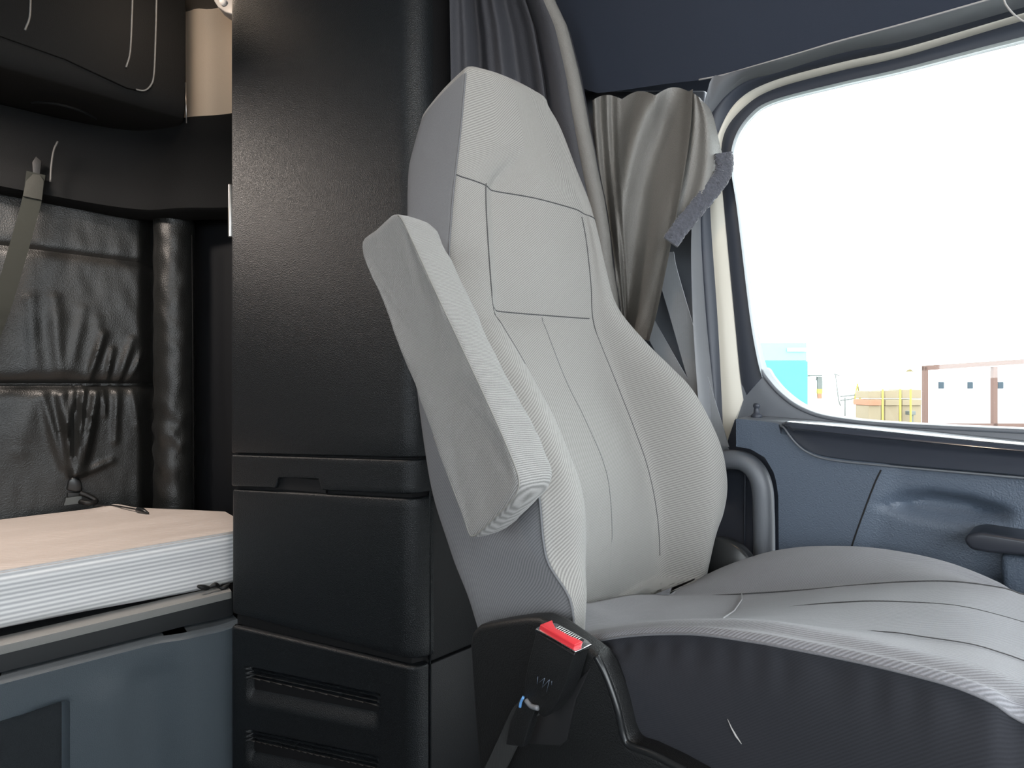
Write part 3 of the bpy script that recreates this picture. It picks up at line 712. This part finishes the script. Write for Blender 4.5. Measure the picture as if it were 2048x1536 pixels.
# main gathered sheet
Lc = [(1185, 205), (1188, 260), (1200, 380), (1222, 520), (1236, 610), (1242, 660)]
Rc = [(1386, 182), (1381, 260), (1368, 350), (1342, 490), (1315, 620), (1298, 682)]
rows = []
for i in range(80):
    v = i/79; a = cr([Vector(p) for p in Lc], v); b = cr([Vector(p) for p in Rc], v); r = []
    for j in range(110):
        u = j/109
        pp = lerp(a, b, u); 
        topw = 1 - sstep(0, .55, v)
        zig = -12*abs(math.sin(u*9.4+.4))*(1-v)**4
        pt_ = Vector((pp.x, pp.y + zig))
        dd = lerp(1.33, 1.15, u)
        # narrow gathers at top left, two broad folds lower right
        g = 1-sstep(.16+.03*v, .30, u)
        k = .009*math.sin(u*52+.5)*g*(1-.7*v) + .040*math.exp(-((u-.62+.85*v)/.13)**2) - .016*math.exp(-((u-.90+.80*v)/.12)**2)*sstep(-.1, .3, v) + .026*math.exp(-((u-1.25+.80*v)/.16)**2)
        k += .008*math.sin(2*math.pi*(u*1.5+1.1*v)+.6)*v + .004*noise.noise(Vector((u*5, v*6, 2)))
        k += .030*math.exp(-((u-1)/.06)**2)
        r.append(at(pt_.x, pt_.y, d=dd - k))
    rows.append(r)
slab('drape', rows, V*.003, M['curtain'], win)
# flap turned back to the right, with fuzzy fastening strip on its lower edge
Lf = [(1384, 184), (1380, 262), (1367, 352), (1350, 430), (1338, 488)]
Rf = [(1400, 196), (1424, 226), (1440, 290), (1448, 322), (1446, 340)]
rows = []
for i in range(50):
    v = i/49; a = cr([Vector(p) for p in Lf], v); b = cr([Vector(p) for p in Rf], min(1, v*1.0)); r = []
    for j in range(40):
        u = j/39; pp = lerp(a, b, u)
        k = .022*math.sin(u*math.pi*1.0) + .006*math.sin(u*9+v*3)
        r.append(at(pp.x, pp.y, d=1.14 - .02*u - k*1.0))
    rows.append(r)
slab('folded_flap', rows, V*.003, M['curtain'], win)
def fuzz(name, Pc, wdt, parent, dd, th=.006):
    rows = []
    for i in range(90):
        c = cr([Vector(p) for p in Pc], i/89); c2 = cr([Vector(p) for p in Pc], min(1, i/89+.01)); c1 = cr([Vector(p) for p in Pc], max(0, i/89-.01))
        t = (c2-c1).normalized(); n = Vector((-t.y, t.x)); r = []
        for j in range(16):
            q = (j/15-.5)*wdt*(1+.06*random.uniform(-1, 1)*(j in (0, 15)))
            e = 1-(abs(j/15-.5)*2)**4
            r.append(at(c.x+n.x*q, c.y+n.y*q, d=dd - .004*e - .0022*random.random()))
        rows.append(r)
    return slab(name, rows, V*th, M['fuzz'], parent)
fuzz('fastening_strip', [(1447, 305), (1450, 328), (1444, 352), (1425, 378), (1395, 415), (1362, 455), (1342, 484)], 35, win, 1.105)

# belt webbing on the pillar
sb = thing('shoulder_belt', (-.62, 1.06, .9), 'grey shoulder belt webbing slanting down behind the seat back', 'seat belt')
P0 = [at(a, b, Y=1.078) for a, b in ((1326, 505), (1333, 540), (1362, 640), (1392, 745), (1424, 850), (1436, 890))]
ws = [Vector((.050, 0, 0)) if i < 99 else 0 for i in range(30)]
ribbon('webbing', res(P0, 30), [at(c+21, 600, Y=1.078) - at(c-21, 600, Y=1.078) for c in [1330+i*3 for i in range(30)]], .0016, Vector((0, 1, 0)), M['web'], sb)
P1 = [at(a, b, Y=1.085) for a, b in ((1288, 632), (1306, 665), (1345, 735), (1400, 830), (1440, 900))]
ribbon('return_webbing', res(P1, 24), at(1316, 700, Y=1.08) - at(1284, 700, Y=1.08), .0016, Vector((0, 1, 0)), M['web'], sb)

# thin wire loop in the upper right corner
wl = [at(a, b, Y=.98) for a, b in ((2002, -40), (2008, 0), (2018, 18), (2034, 34), (2052, 44), (2090, 50), (2120, 20), (2110, -50))]
tag(tube('wire_loop', res(wl, 40), .0011, M['palegrey'], None, 6), 'thin wire loop hanging at the top of the door frame', 'wire')

# ------------------------------------------------------------------ tall cabinet behind the seat
Pa = at(460, 768, d=1.62); Pb = at(828, 768, d=1.38); Pa.z = Pb.z = 0
fd = (Pb-Pa).normalized(); fn = Vector((fd.y, -fd.x, 0)); 
if fn.dot(V) > 0: fn = -fn
FW = (Pb-Pa).length
cab = thing('tall_cabinet', (Pa.x*.5+Pb.x*.5, Pa.y*.5+Pb.y*.5+.2, 0), 'tall dark grained plastic cabinet with drawer between seat and bunk', 'cabinet')
def path(rad, lret, rret, inset=0.):
    """plan outline of a front: left return, face, rounded right corner, right return (towards +Y)"""
    P = []
    A_ = Pa - fn*inset; B_ = Pb - fn*inset
    back = Vector((-.10, 1, 0)).normalized()
    # left rounded corner
    rl = .012
    P.append(A_ - fn*lret)
    for k in range(0, 5):
        q = k/4*math.pi/2; c = A_ + fd*rl - fn*rl; P.append(c - fd*rl*math.cos(q) + fn*rl*math.sin(q))
    for k in range(1, 40): P.append(lerp(A_ + fd*rl, B_ - fd*rad, k/40))
    # right corner
    a = B_ - fd*rad; b = B_ + Vector((0, 1, 0))*rad
    for k in range(0, 13):
        t = k/12; P.append(a*(1-t)**2 + B_*2*t*(1-t) + b*t*t)
    P.append(b + Vector((0, rret, 0)))
    return P
def wrap(name, P, z0f, z1f, nz, dispf, thick, m, parent, edge=.004):
    """moulded front: plan path P, bottom z0f(s), top z1f(s), relief dispf(s,z) along the outward normal"""
    n = len(P); S_ = [0]
    for a, b in zip(P, P[1:]): S_.append(S_[-1] + (b-a).length)
    N_ = []
    for i in range(n):
        t = (P[min(i+1, n-1)]-P[max(i-1, 0)]).normalized(); N_.append(Vector((t.y, -t.x, 0)))
    rows = []
    for j in range(nz+4):
        r = []
        for i in range(n):
            z0, z1 = z0f(S_[i]), z1f(S_[i])
            if j < 2: z = z0 + (0, edge*.35)[j]; e = (-edge, -edge*.3)[j]
            elif j >= nz+2: z = z1 - (edge*.35, 0)[j-nz-2]; e = (-edge*.3, -edge)[j-nz-2]
            else: z = lerp(z0+edge, z1-edge, (j-2)/(nz-1)); e = 0
            r.append(Vector((P[i].x, P[i].y, z)) + N_[i]*(e + (dispf(S_[i], z) if dispf else 0)))
        rows.append(r)
    nn = n
    vs, fs = grid(rows); N = len(vs)
    vs = vs + [Vector((P[i].x, P[i].y, rows[j][i].z)) - N_[i]*thick for j in range(len(rows)) for i in range(n)]
    fs = fs + [tuple(reversed([a+N for a in f])) for f in fs]; m_ = n; n2 = len(rows)
    bd = [(0, j) for j in range(m_)] + [(i, m_-1) for i in range(1, n2)] + [(n2-1, j) for j in range(m_-2, -1, -1)] + [(i, 0) for i in range(n2-2, 0, -1)]
    for q in range(len(bd)):
        a = bd[q][0]*m_+bd[q][1]; c = bd[(q+1) % len(bd)]; c = c[0]*m_+c[1]; fs.append((a, c, c+N, a+N))
    return autosmooth(mkobj(name, vs, fs, m, parent), 60)
def zface(pyl, pyr): 
    zl = CZ + 1.62*(768-pyl)/F; zr = CZ + 1.38*(768-pyr)/F
    return lambda s: lerp(zl, zr, min(max((s-.03)/FW, 0), 1.05))
core = [Pa - fn*.02 + fd*.006, Pb - fn*.02 - fd*.02, Pb + Vector((-.016, .05, 0)), Vector((Pb.x-.016, 1.15, 0)), Vector((-1.86, 1.15, 0)), Vector((-1.86, .62, 0))]
prism('carcass', [p + Vector((0, 0, -.135)) for p in core], (0, 0, 2.67), M['gap'], cab, b=.002)
wrap('upper_door', path(.045, .03, .012), zface(906, 916), lambda s: 2.5, 30, None, .012, M['col'], cab, .005)
def zb_t(s):
    z = zface(972, 989)(s)
    px0 = .17; w = .165
    d_ = s - (px0+.03)
    hgt = .030
    return z + hgt*sstep(0, .012, d_)*(1-sstep(w-.012, w, d_))
Pfine = path(.045, .03, .012)
def densify(P, n=3):
    o_ = []
    for a, b in zip(P, P[1:]): o_ += [lerp(a, b, k/n) for k in range(n)]
    return o_ + [P[-1]]
wrap('drawer', densify(Pfine, 3), zb_t, zface(910, 921), 8, None, .012, M['col'], cab, .004)
prism('drawer_pull', [Pa + fd*(.165+a) - fn*b + Vector((0, 0, .752)) for a, b in ((0, .011), (.18, .011), (.18, .018), (0, .018))], (0, 0, .035), M['colside'], cab, b=0)
wrap('lower_door', path(.045, .03, .012, .004), zface(1228, 1325), zface(979, 999), 20, None, .012, M['col'], cab, .006)
# bottom bin with ribbed louvre recesses
def zlr(pyl, pyr, s): return zface(pyl, pyr)(s)
def louv(s, z):
    e = 0
    for (tl, tr, ml, mr, bl, br) in ((1326, 1402, 1352, 1433, 1405, 1480), (1452, 1528, 1478, 1560, 1530, 1610), (1590,1680,1610,1710,1660,1760)):
        zt, zm, zb = zlr(tl, tr, s), zlr(ml, mr, s), zlr(bl, br, s)
        u = sstep(.085, .10, s)*(1-sstep(.535, .55, s))
        if zb < z < zt:
            h = zt - z
            rec = sstep(0, .004, h)*sstep(0, .05, z-zb)
            e -= .020*u*rec
            if z > zm: e += u*.013*(.5+.5*math.cos((z-zm)/(zt-zm)*2*math.pi*3))*rec
    return e
wrap('kick_panel', densify(path(.03, .03, .012, .002), 2), lambda s: -.135, zface(1252, 1338), 260, louv, .03, M['col'], cab, .006)
# plain side panels facing forward
xs_ = Pb.x - .004
sp1 = [Vector((xs_, y, z)) for y, z in ((Pb.y+.085, CZ + (Pb.y+.085)*0 - .0), )]
def sidepanel(name, z0, z1, mm): return box(name, (xs_-.02, Pb.y+.052, z0), (xs_, 1.12, z1), mm, cab, .004)
zsp = at(846, 1332, X=xs_).z
sidepanel('side_panel', zsp+.003, 2.5, M['colside']); sidepanel('lower_side_panel', -.135, zsp-.003, M['colside'])
tube('corner_bead', [Vector((xs_+.001, Pb.y+.050, z)) for z in (.02, .8, 1.6, 2.49)], .0028, M['col'], cab, 8)
box('latch', tuple(Pa + fn*.0 + Vector((-.008, -.004, CZ+1.62*(768-474)/F))), tuple(Pa + Vector((.003, .008, CZ+1.62*(768-368)/F))), M['steel'], cab, .003)

# ------------------------------------------------------------------ sleeper
XB = -2.72
# padded rear wall with creases
folds = [((118, 790), (140, 945), .012, .016), ((128, 785), (145, 950), .010, .012), ((165, 780), (150, 945), .012, .020), ((190, 785), (160, 940), .016, .022), ((232, 785), (228, 880), .012, .010), ((262, 780), (272, 850), .010, .007), ((85, 790), (125, 930), .014, .010), ((145, 782), (135, 860), .010, .012), ((205, 780), (207, 830), .008, .010),
         ((175, 760), (205, 670), .012, .012), ((210, 760), (222, 700), .010, .010), ((235, 760), (262, 680), .014, .010), ((255, 762), (285, 700), .010, .009), ((118, 740), (108, 600), .022, .010), ((140, 740), (165, 620), .018, .006), ((70, 740), (60, 600), .02, .006), ((195, 700), (195, 640), .02, .005), ((40, 900), (60, 800), .03, .006),
         ((150, 950), (220, 920), .012, .010)]
fl = []
for a, b, w, h in folds:
    A_ = at(*a, X=XB); B_ = at(*b, X=XB); fl.append(((A_.y, A_.z), (B_.y, B_.z), w, h))
z_s1 = at(150, 769, X=XB).z; z_s2 = at(150, 512, X=XB).z; z_s3 = at(150, 398, X=XB).z
def wallx(y, z):
    q = .0
    for zs_, d_, w_ in ((z_s1, .040, .018), (z_s2, .016, .012), (z_s3, .02, .01)): q -= d_*math.exp(-abs(z-zs_)/w_)
    for (y1, z1), (y2, z2), w, h in fl:
        L2 = (y2-y1)**2+(z2-z1)**2; t = max(0, min(1, ((y-y1)*(y2-y1)+(z-z1)*(z2-z1))/L2))
        d_ = math.hypot(y-y1-t*(y2-y1), z-z1-t*(z2-z1)); q += h*1.1*math.exp(-(d_/w)**2)*max(0,math.sin(math.pi*min(max(t, .12), .88)))**.4
    q += .004*noise.noise(Vector((y*6, z*5, 1))) + .002*noise.noise(Vector((y*25, z*12, 3)))
    if y > .40: q -= .05*sstep(.40, .47, y)
    return q
rows = []
for j in range(170):
    z = lerp(.40, 1.85, j/169); rows.append([Vector((XB + .03 + wallx(y, z), y, z)) for y in [lerp(-.75, .50, i/170) for i in range(171)]])
pad = slab('wall_padding', rows, Vector((-.05, 0, 0)), M['leather']); struct(pad)
# vertical bolster roll at the corner
rows = []
cxr, cyr = -2.60, .515
for j in range(120):
    z = lerp(.45, at(340, 440, d=2.25).z, j/119); r = []
    for i in range(40):
        q = 2*math.pi*i/40
        rr = .073 + .0045*math.sin(z*55 + 2.2*math.sin(q) + 3*noise.noise(Vector((z*4, q, 0))))*(.25+.75*math.exp(-((z-.83)/.16)**2)) + .003*noise.noise(Vector((z*9, math.cos(q)*2, math.sin(q)*2)))
        r.append(Vector((cxr + rr*math.cos(q), cyr + rr*math.sin(q), z)))
    rows.append(r)
vs, fs = grid(rows, True); tag(mkobj('corner_bolster', vs, fs, M['leather']), 'wrinkled black leather roll standing in the rear corner of the bunk', 'bolster')
# angled side wall of the sleeper
w0 = Vector((-2.78, .44, 0)); w1 = Vector((-2.0, .83, 0)); wd = (w1-w0).normalized(); wnn = Vector((wd.y, -wd.x, 0))
zbb = 2.10
struct(prism('wall_side', [w0 - wnn*.10 - Vector((0, 0, .14)), w1 - wnn*.10 - Vector((0, 0, .14)), w1 - wnn*.14 - Vector((0, 0, .14)), w0 - wnn*.14 - Vector((0, 0, .14))], (0, 0, 1.89), M['dark'], b=0))
# thin seam edge right of the roll
struct(tube('trim_9', [at(384, 470, d=2.2), at(386, 700, d=2.2), at(388, 1020, d=2.15)], .0022, M['sleeptrim']))
# beige upper side wall, gently cupped
rows = []
for j in range(12):
    z = lerp(zbb-.03, 2.56, j/11); r = []
    for i in range(40):
        s = i/39; p = lerp(w0 + Vector((-.05, .0, 0)), w1, s)
        k = -.03*math.exp(-((s-.47)/.07)**2) + .03*sstep(.45, .2, s) if False else .035*(1-sstep(.30, .50, s)) + .012*math.exp(-((s-.40)/.03)**2)
        r.append(Vector((p.x, p.y, z)) + wnn*k)
    rows.append(r)
struct(slab('wall_upper', rows, -wnn*.03, M['beige']))
# moulded ledge that wraps rear + side
lp_ = [Vector((XB+.10, -.9, 0)), Vector((XB+.10, -.3, 0)), Vector((XB+.10, .10, 0)), Vector((XB+.13, .30, 0)), Vector((XB+.20, .42, 0)), Vector((XB+.32, .515, 0)), w0 + wd*.55 + wnn*.045, w0 + wd*.8 + wnn*.045]
LP = res(lp_, 70); rows = []
for i, p in enumerate(LP):
    t = (LP[min(i+1, 69)]-LP[max(i-1, 0)]).normalized(); nn_ = Vector((t.y, -t.x, 0))
    zt = interp([(0, 2.02), (30, 2.03), (50, 2.075), (69, 2.10)], i); zb_ = interp([(0, 1.74), (40, 1.71), (69, 1.71)], i)
    rows.append([Vector((p.x, p.y, lerp(zt, zb_, q))) + nn_*o_ for q, o_ in ((0, -.16), (.0, -.04), (.01, .0), (.06, .006), (.3, -.01), (.6, .0), (.85, .02), (.97, .018), (1, .0), (1, -.10))])
struct(slab('trim_8', rows, Vector((0, 0, .004)), M['sleeptrim']))
# cup rim on the ledge
tag(tube('cup_holder_rim', [Vector((XB+.19, .16, 2.005)) + Vector((.10*math.cos(q), .10*math.sin(q), 0)) for q in [lerp(-1.1, 1.0, i/30) for i in range(31)]], .005, M['sleeptrim'], None, 8), 'curved dark rim moulded into the ledge under the overhead cabinet', 'rim') 
# overhead cabinet
oc = thing('overhead_cabinet', (-2.5, -.1, 2.05), 'black overhead cabinet with ridged door above the rear bunk wall', 'cabinet')
XC = -2.35; yr = at(372, 240, X=XC).y
outl2 = [(XC, 2.56), (XC, 2.14), (XC-.006, 2.09), (XC-.03, 2.055), (XC-.07, 2.04), (XC-.2, 2.03), (-2.78, 2.03), (-2.78, 2.56)]
prism('body', [Vector((x, -.85, z)) for x, z in outl2], (0, yr+.85, 0), M['over'], oc, b=.006)
pr = [at(a, b, X=XC+.006) for a, b in ((-140, -140), (-140, 22), (0, 72), (130, 118), (255, 176), (285, 182), (303, 172), (309, 150), (314, 0), (320, -190))]
dr = prism('door', pr, (-.012, 0, 0), M['over'], oc, b=.003)
for nme, L_ in (('lit_edge_bead', ((314, -60), (313, 0), (311, 80), (308, 148), (302, 170), (289, 181), (272, 179))), ('lit_groove_bead', ((266, -60), (265, 0), (262, 80), (259, 112), (252, 135))), ('lit_groove_bead', ((62, -60), (61, 0), (59, 35), (50, 60)))):
    tube(nme, res([at(a, b, X=XC+.008) for a, b in L_], 30), .0028, M['steel'] if False else M['rail'], dr, 8)  # pale colour stands in for light on the edges of the door moulding
# lamp fixture on the beige wall
lf = thing('reading_lamp', tuple(at(442, 8, d=1.95)), 'small grey lamp housing at the top of the beige sleeper wall', 'lamp')
prism('housing', [at(a, b, d=1.95) for a, b in ((420, -30), (428, 2), (436, 14), (450, 24), (470, 30), (480, -30))], V*.05, M['palegrey'], lf, b=.004)
tube('lens', [at(446, 4, d=1.94), at(446, 4, d=1.955)], .012, M['white'], lf, 16)
# steel strip edge of overhead cabinet
tube('edge_strip', [at(371, 165, X=XC+.01), at(373, 246, X=XC+.01)], .0022, M['steel'], oc, 6)

# bunk restraint strap, its anchor and hook
st = thing('bunk_restraint_strap', tuple(at(75, 345, X=-2.58)), 'olive grey webbing strap hanging slantwise from the ledge by the bunk wall', 'strap')
sP = [at(a, b, X=x) for a, b, x in ((72, 346, -2.575), (64, 400, -2.57), (45, 470, -2.57), (22, 550, -2.57), (0, 620, -2.57), (-30, 700, -2.58), (-90, 860, -2.6), (-130, 960, -2.64))]
ribbon('webbing', res(sP, 30), at(90, 400, X=-2.57) - at(52, 392, X=-2.57), .003, Vector((-1, 0, 0)), M['webd'] if False else mat('olive_webbing', (.017, .019, .015), .9, weave=(.003, .4, .2, (0, 0, 0))), st)
prism('stitched_loop', [at(a, b, X=-2.563) for a, b in ((52, 362), (66, 348), (80, 350), (88, 362), (84, 400), (46, 392))], (-.008, 0, 0), mat('stitched_webbing', (.035, .036, .03), .8, weave=(.006, .8, .5, (.5, 0, 0))), st, b=.001)
lathe('anchor', at(74, 330, X=-2.67), [(.022, 0), (.024, .01), (.014, .03), (.008, .034)], M['blacks'], st, 16, Vector((1, 0, .2)))
prism('anchor_tongue', [at(a, b, X=-2.575) for a, b in ((66, 350), (64, 324), (72, 312), (84, 322), (80, 352))], (-.008, 0, 0), M['black'], st, b=.002)
tag(tube('coat_hook', res([at(a, b, X=-2.54) for a, b in ((101, 364), (103, 330), (108, 300), (116, 283))], 20), [.0035]*20, mat('hook_plastic', (.07, .07, .068), .5), None, 8), 'slim curved coat hook on the dark ledge right of the strap anchor', 'hook')
# lower buckle with tether lying on the mattress
lb = thing('bunk_buckle', tuple(at(145, 1008, X=-2.67)), 'black restraint buckle standing at the rear edge of the mattress', 'buckle')
prism('buckle_body', [at(a, b, X=-2.67) for a, b in ((133, 980), (136, 962), (143, 955), (152, 954), (162, 962), (165, 972), (164, 984), (150, 985))], (-.02, 0, 0), M['blacks'], lb, b=.006)
prism('buckle_tongue', [at(a, b, X=-2.675) for a, b in ((135, 985), (162, 985), (160, 1000), (134, 1002))], (-.01, 0, 0), M['black'], lb, b=.003)
ribbon('strap', res([at(a, b, X=-2.665) for a, b in ((148, 994), (147, 1000), (145, 1005), (144, 1009))], 10), at(165, 1000, X=-2.665)-at(133, 1004, X=-2.665), .004, Vector((-1, 0, 0)), mat('grey_strap', (.10, .11, .11), .6), lb)
tube('loose_fold', res([at(a, b, X=x) for a, b, x in ((160, 986, -2.66), (172, 990, -2.655), (184, 996, -2.65), (192, 1003, -2.64), (176, 1006, -2.63), (160, 1003, -2.65))], 24), .009, M['black'], lb, 8)
zm = CZ-.476
tube('tether', res([Vector((p.x, p.y, zm+.012)) for p in (at(188, 1016, d=2.1), at(225, 1012, d=2.10), at(262, 1017, d=2.05), at(276, 1018, d=2.03))], 20) + [Vector((at(284, 1018, d=2.02).x, at(284, 1018, d=2.02).y, zm+.012)), Vector((at(297, 1019, d=2.0).x, at(297, 1019, d=2.0).y, zm+.006))], [.003]*18 + [.006, .010, .010, .003], M['blacks'], lb, 8)

# mattress
mt_ = thing('bunk_mattress', (-2.3, -.1, .41), 'beige film-wrapped mattress with white striped border on the bunk', 'mattress')
mo = [(-1.915, -.75), (-1.913, -.3), (-1.913, .1), (-1.913, .45), (-1.915, .56), (-1.935, .60), (-2.05, .615), (-2.23, .615), (-2.36, .52), (-2.52, .395), (-2.60, .325), (-2.635, .30), (-2.645, .1), (-2.645, -.3), (-2.645, -.75)]
mo3 = [Vector((x, y, 0)) for x, y in mo]
# denser outline
ol = []
for a, b in zip(mo3, mo3[1:] + mo3[:1]):
    k = max(1, int((b-a).length/.03)); ol += [lerp(a, b, i/k) for i in range(k)]
ol = [(ol[i-1]+ol[i]*2+ol[(i+1) % len(ol)])/4 for i in range(len(ol))]
cenm = Vector((-2.3, -.1, 0))
def mring(z, ins):
    r = []
    for i, p in enumerate(ol):
        t = (ol[(i+1) % len(ol)]-ol[i-1]).normalized(); nn_ = Vector((t.y, -t.x, 0))
        if nn_.dot(p-cenm) < 0: nn_ = -nn_
        q = p - nn_*ins; zz = z
        r.append(Vector((q.x, q.y, zz)))
    return r
def bot(p): return lerp(.424, .405, sstep(0, .5, p.y))
lv = [0, .08, .2, .35, .5, .65, .8, .92, 1]
rows = []
for f in lv:
    R = mring(0, .0)
    R = mring(0, .012*((2*f-1)**4) - .004*math.sin(f*9))
    rows.append([Vector((p.x, p.y, lerp(bot(p), zm-.006, f))) for p in R])
vs, fs = grid(rows, True); m_ = len(ol); fs.append(tuple(range(m_)))
bd_ = mkobj('border', vs, fs, M['matt_side'], mt_)
rows = [[Vector((p.x, p.y, zm-.008)) for p in mring(0, .010)], [Vector((p.x, p.y, zm-.004)) for p in mring(0, .004)], [Vector((p.x, p.y, zm-.001)) for p in mring(0, .008)]]
vs, fs = grid(rows, True); 
o_ = mkobj('top_piping', vs, fs, M['matt_side'], mt_)
# top sheet: grid clipped to outline by radial rings
rows = []
base = mring(0, .008)
for s in [1, .97, .93, .88, .8, .7, .6, .5, .4, .3, .2, .1, .02]:
    pass
top_v = []; cols = 120; rws = 60
def xr(y):  # rear x of outline at y
    tab = sorted([(b, a) for a, b in mo[7:]], key=lambda q: q[0]); 
    return interp(tab, y)
def xf(y): return -1.919 if y < .54 else interp([(.54, -1.919), (.59, -1.935), (.612, -2.06)], y)
rows = []
for i in range(cols):
    y = lerp(-.74, .607, i/(cols-1)); a, b = xf(y), xr(y)+.008; r = []
    for j in range(rws):
        x = lerp(a, b, j/(rws-1)); e = min(j, rws-1-j, (cols-1-i)*.7)
        w = .0016*math.sin((x*1.0+y*.55)*150 + 8*noise.noise(Vector((x*5, y*5, 0))))*max(0, noise.noise(Vector((x*4, y*3, 7)))+.25) + .003*noise.noise(Vector((x*9, y*5, 2)))
        z = zm + .002*min(1, e/3) + w*min(1, e/4) + .012*math.exp(-((x+2.60)/.05)**2-((y-.33)/.06)**2)
        r.append(Vector((x, y, z)))
    rows.append(r)
slab('film_top', rows, Vector((0, 0, -.008)), M['matt_top'], mt_)

# bunk base
bf = thing('sleeper_bunk', (-1.9, -.1, -.14), 'dark moulded bunk box with pale grey rail under the mattress', 'bunk')
rl = [at(a, b, X=-1.86) for a, b in ((-330, 1366), (0, 1291), (230, 1238), (330, 1217), (440, 1192), (462, 1187))]
ct = at(440, 1192, X=-1.86)
rows = []
rl = [Vector((rl[1].x, -.75, rl[1].z))] + rl[1:]
for p in res(rl, 30):
    rows.append([Vector((p.x+dx, p.y, .405+dz)) for dx, dz in ((.004, -.012), (.003, -.003), (-.004, 0), (-.02, .001), (-.06, .0))])
slab('rail', rows, Vector((0, 0, -.012)), M['rail'], bf)
box('deck', (-2.70, -.75, .36), (-1.88, .53, .395), M['bandp'], bf, .003)
box('upper_band', (-1.90, -.75, .20), (-1.862, .53, .395), M['bandp'], bf, .003)
# moulded lower panel
XP = -1.80
lipt = [(-.8, .335), (.0, .335), (.33, .330), (.40, .330), (.47, .325), (.62, .322)]
yrec = at(132, 1470, X=XP).y
def bx_(y, z):
    x = XP
    x += .028*sstep(.30, .40, y)*(1-sstep(.46, .60, y)) + .008*math.sin(y*14)*0
    # recess lower left
    zr_ = interp([(-.8, .30), (at(0, 1445, X=XP).y, at(0, 1445, X=XP).z), (yrec, at(130, 1402, X=XP).z), (.6, .27)], y)
    x -= .030*(1-sstep(zr_-.012, zr_+.004, z))*(1-sstep(yrec-.004, yrec+.006, y))
    x += .010*math.exp(-((y-.20)/.045)**2)*(1-sstep(.20, .30, z)) - .010*math.exp(-((y-.30)/.05)**2)*(1-sstep(.22, .30, z))
    return x
rows = []
for j in range(60):
    r = []
    for i in range(140):
        y = lerp(-.75, .53, i/139); zt = interp(lipt, y); z = lerp(zt, -.135, max(0, (j-3))/56)
        if j == 0: r.append(Vector((-1.874, y, zt)))
        elif j < 4: r.append(Vector((bx_(y, zt) - (.085, .02, .006, .0)[j], y, zt + (.0, .0, -.001, -.005)[j])))
        else: r.append(Vector((bx_(y, z), y, min(z, zt-.005))))
    rows.append(r)
slab('storage_panel', rows, Vector((-.02, 0, 0)), M['base'], bf)
box('carpet_inset', (XP-.045, -.75, -.13), (XP-.026, yrec-.006, .262), M['carpet'], bf, .004)
# small crumpled film and bolt at the mattress foot end
tag(tube('crumpled_film', res([at(a, b, X=-1.88) for a, b in ((395, 1172), (415, 1176), (430, 1170), (445, 1176), (460, 1168))], 30), [.004 + .004*abs(math.sin(i*.33)) for i in range(30)], M['black'], None, 7), 'crumpled black plastic scrap tucked under the mattress corner by the cabinet', 'plastic scrap')

for o in bpy.data.objects:
    if '_o' in o: del o['_o']
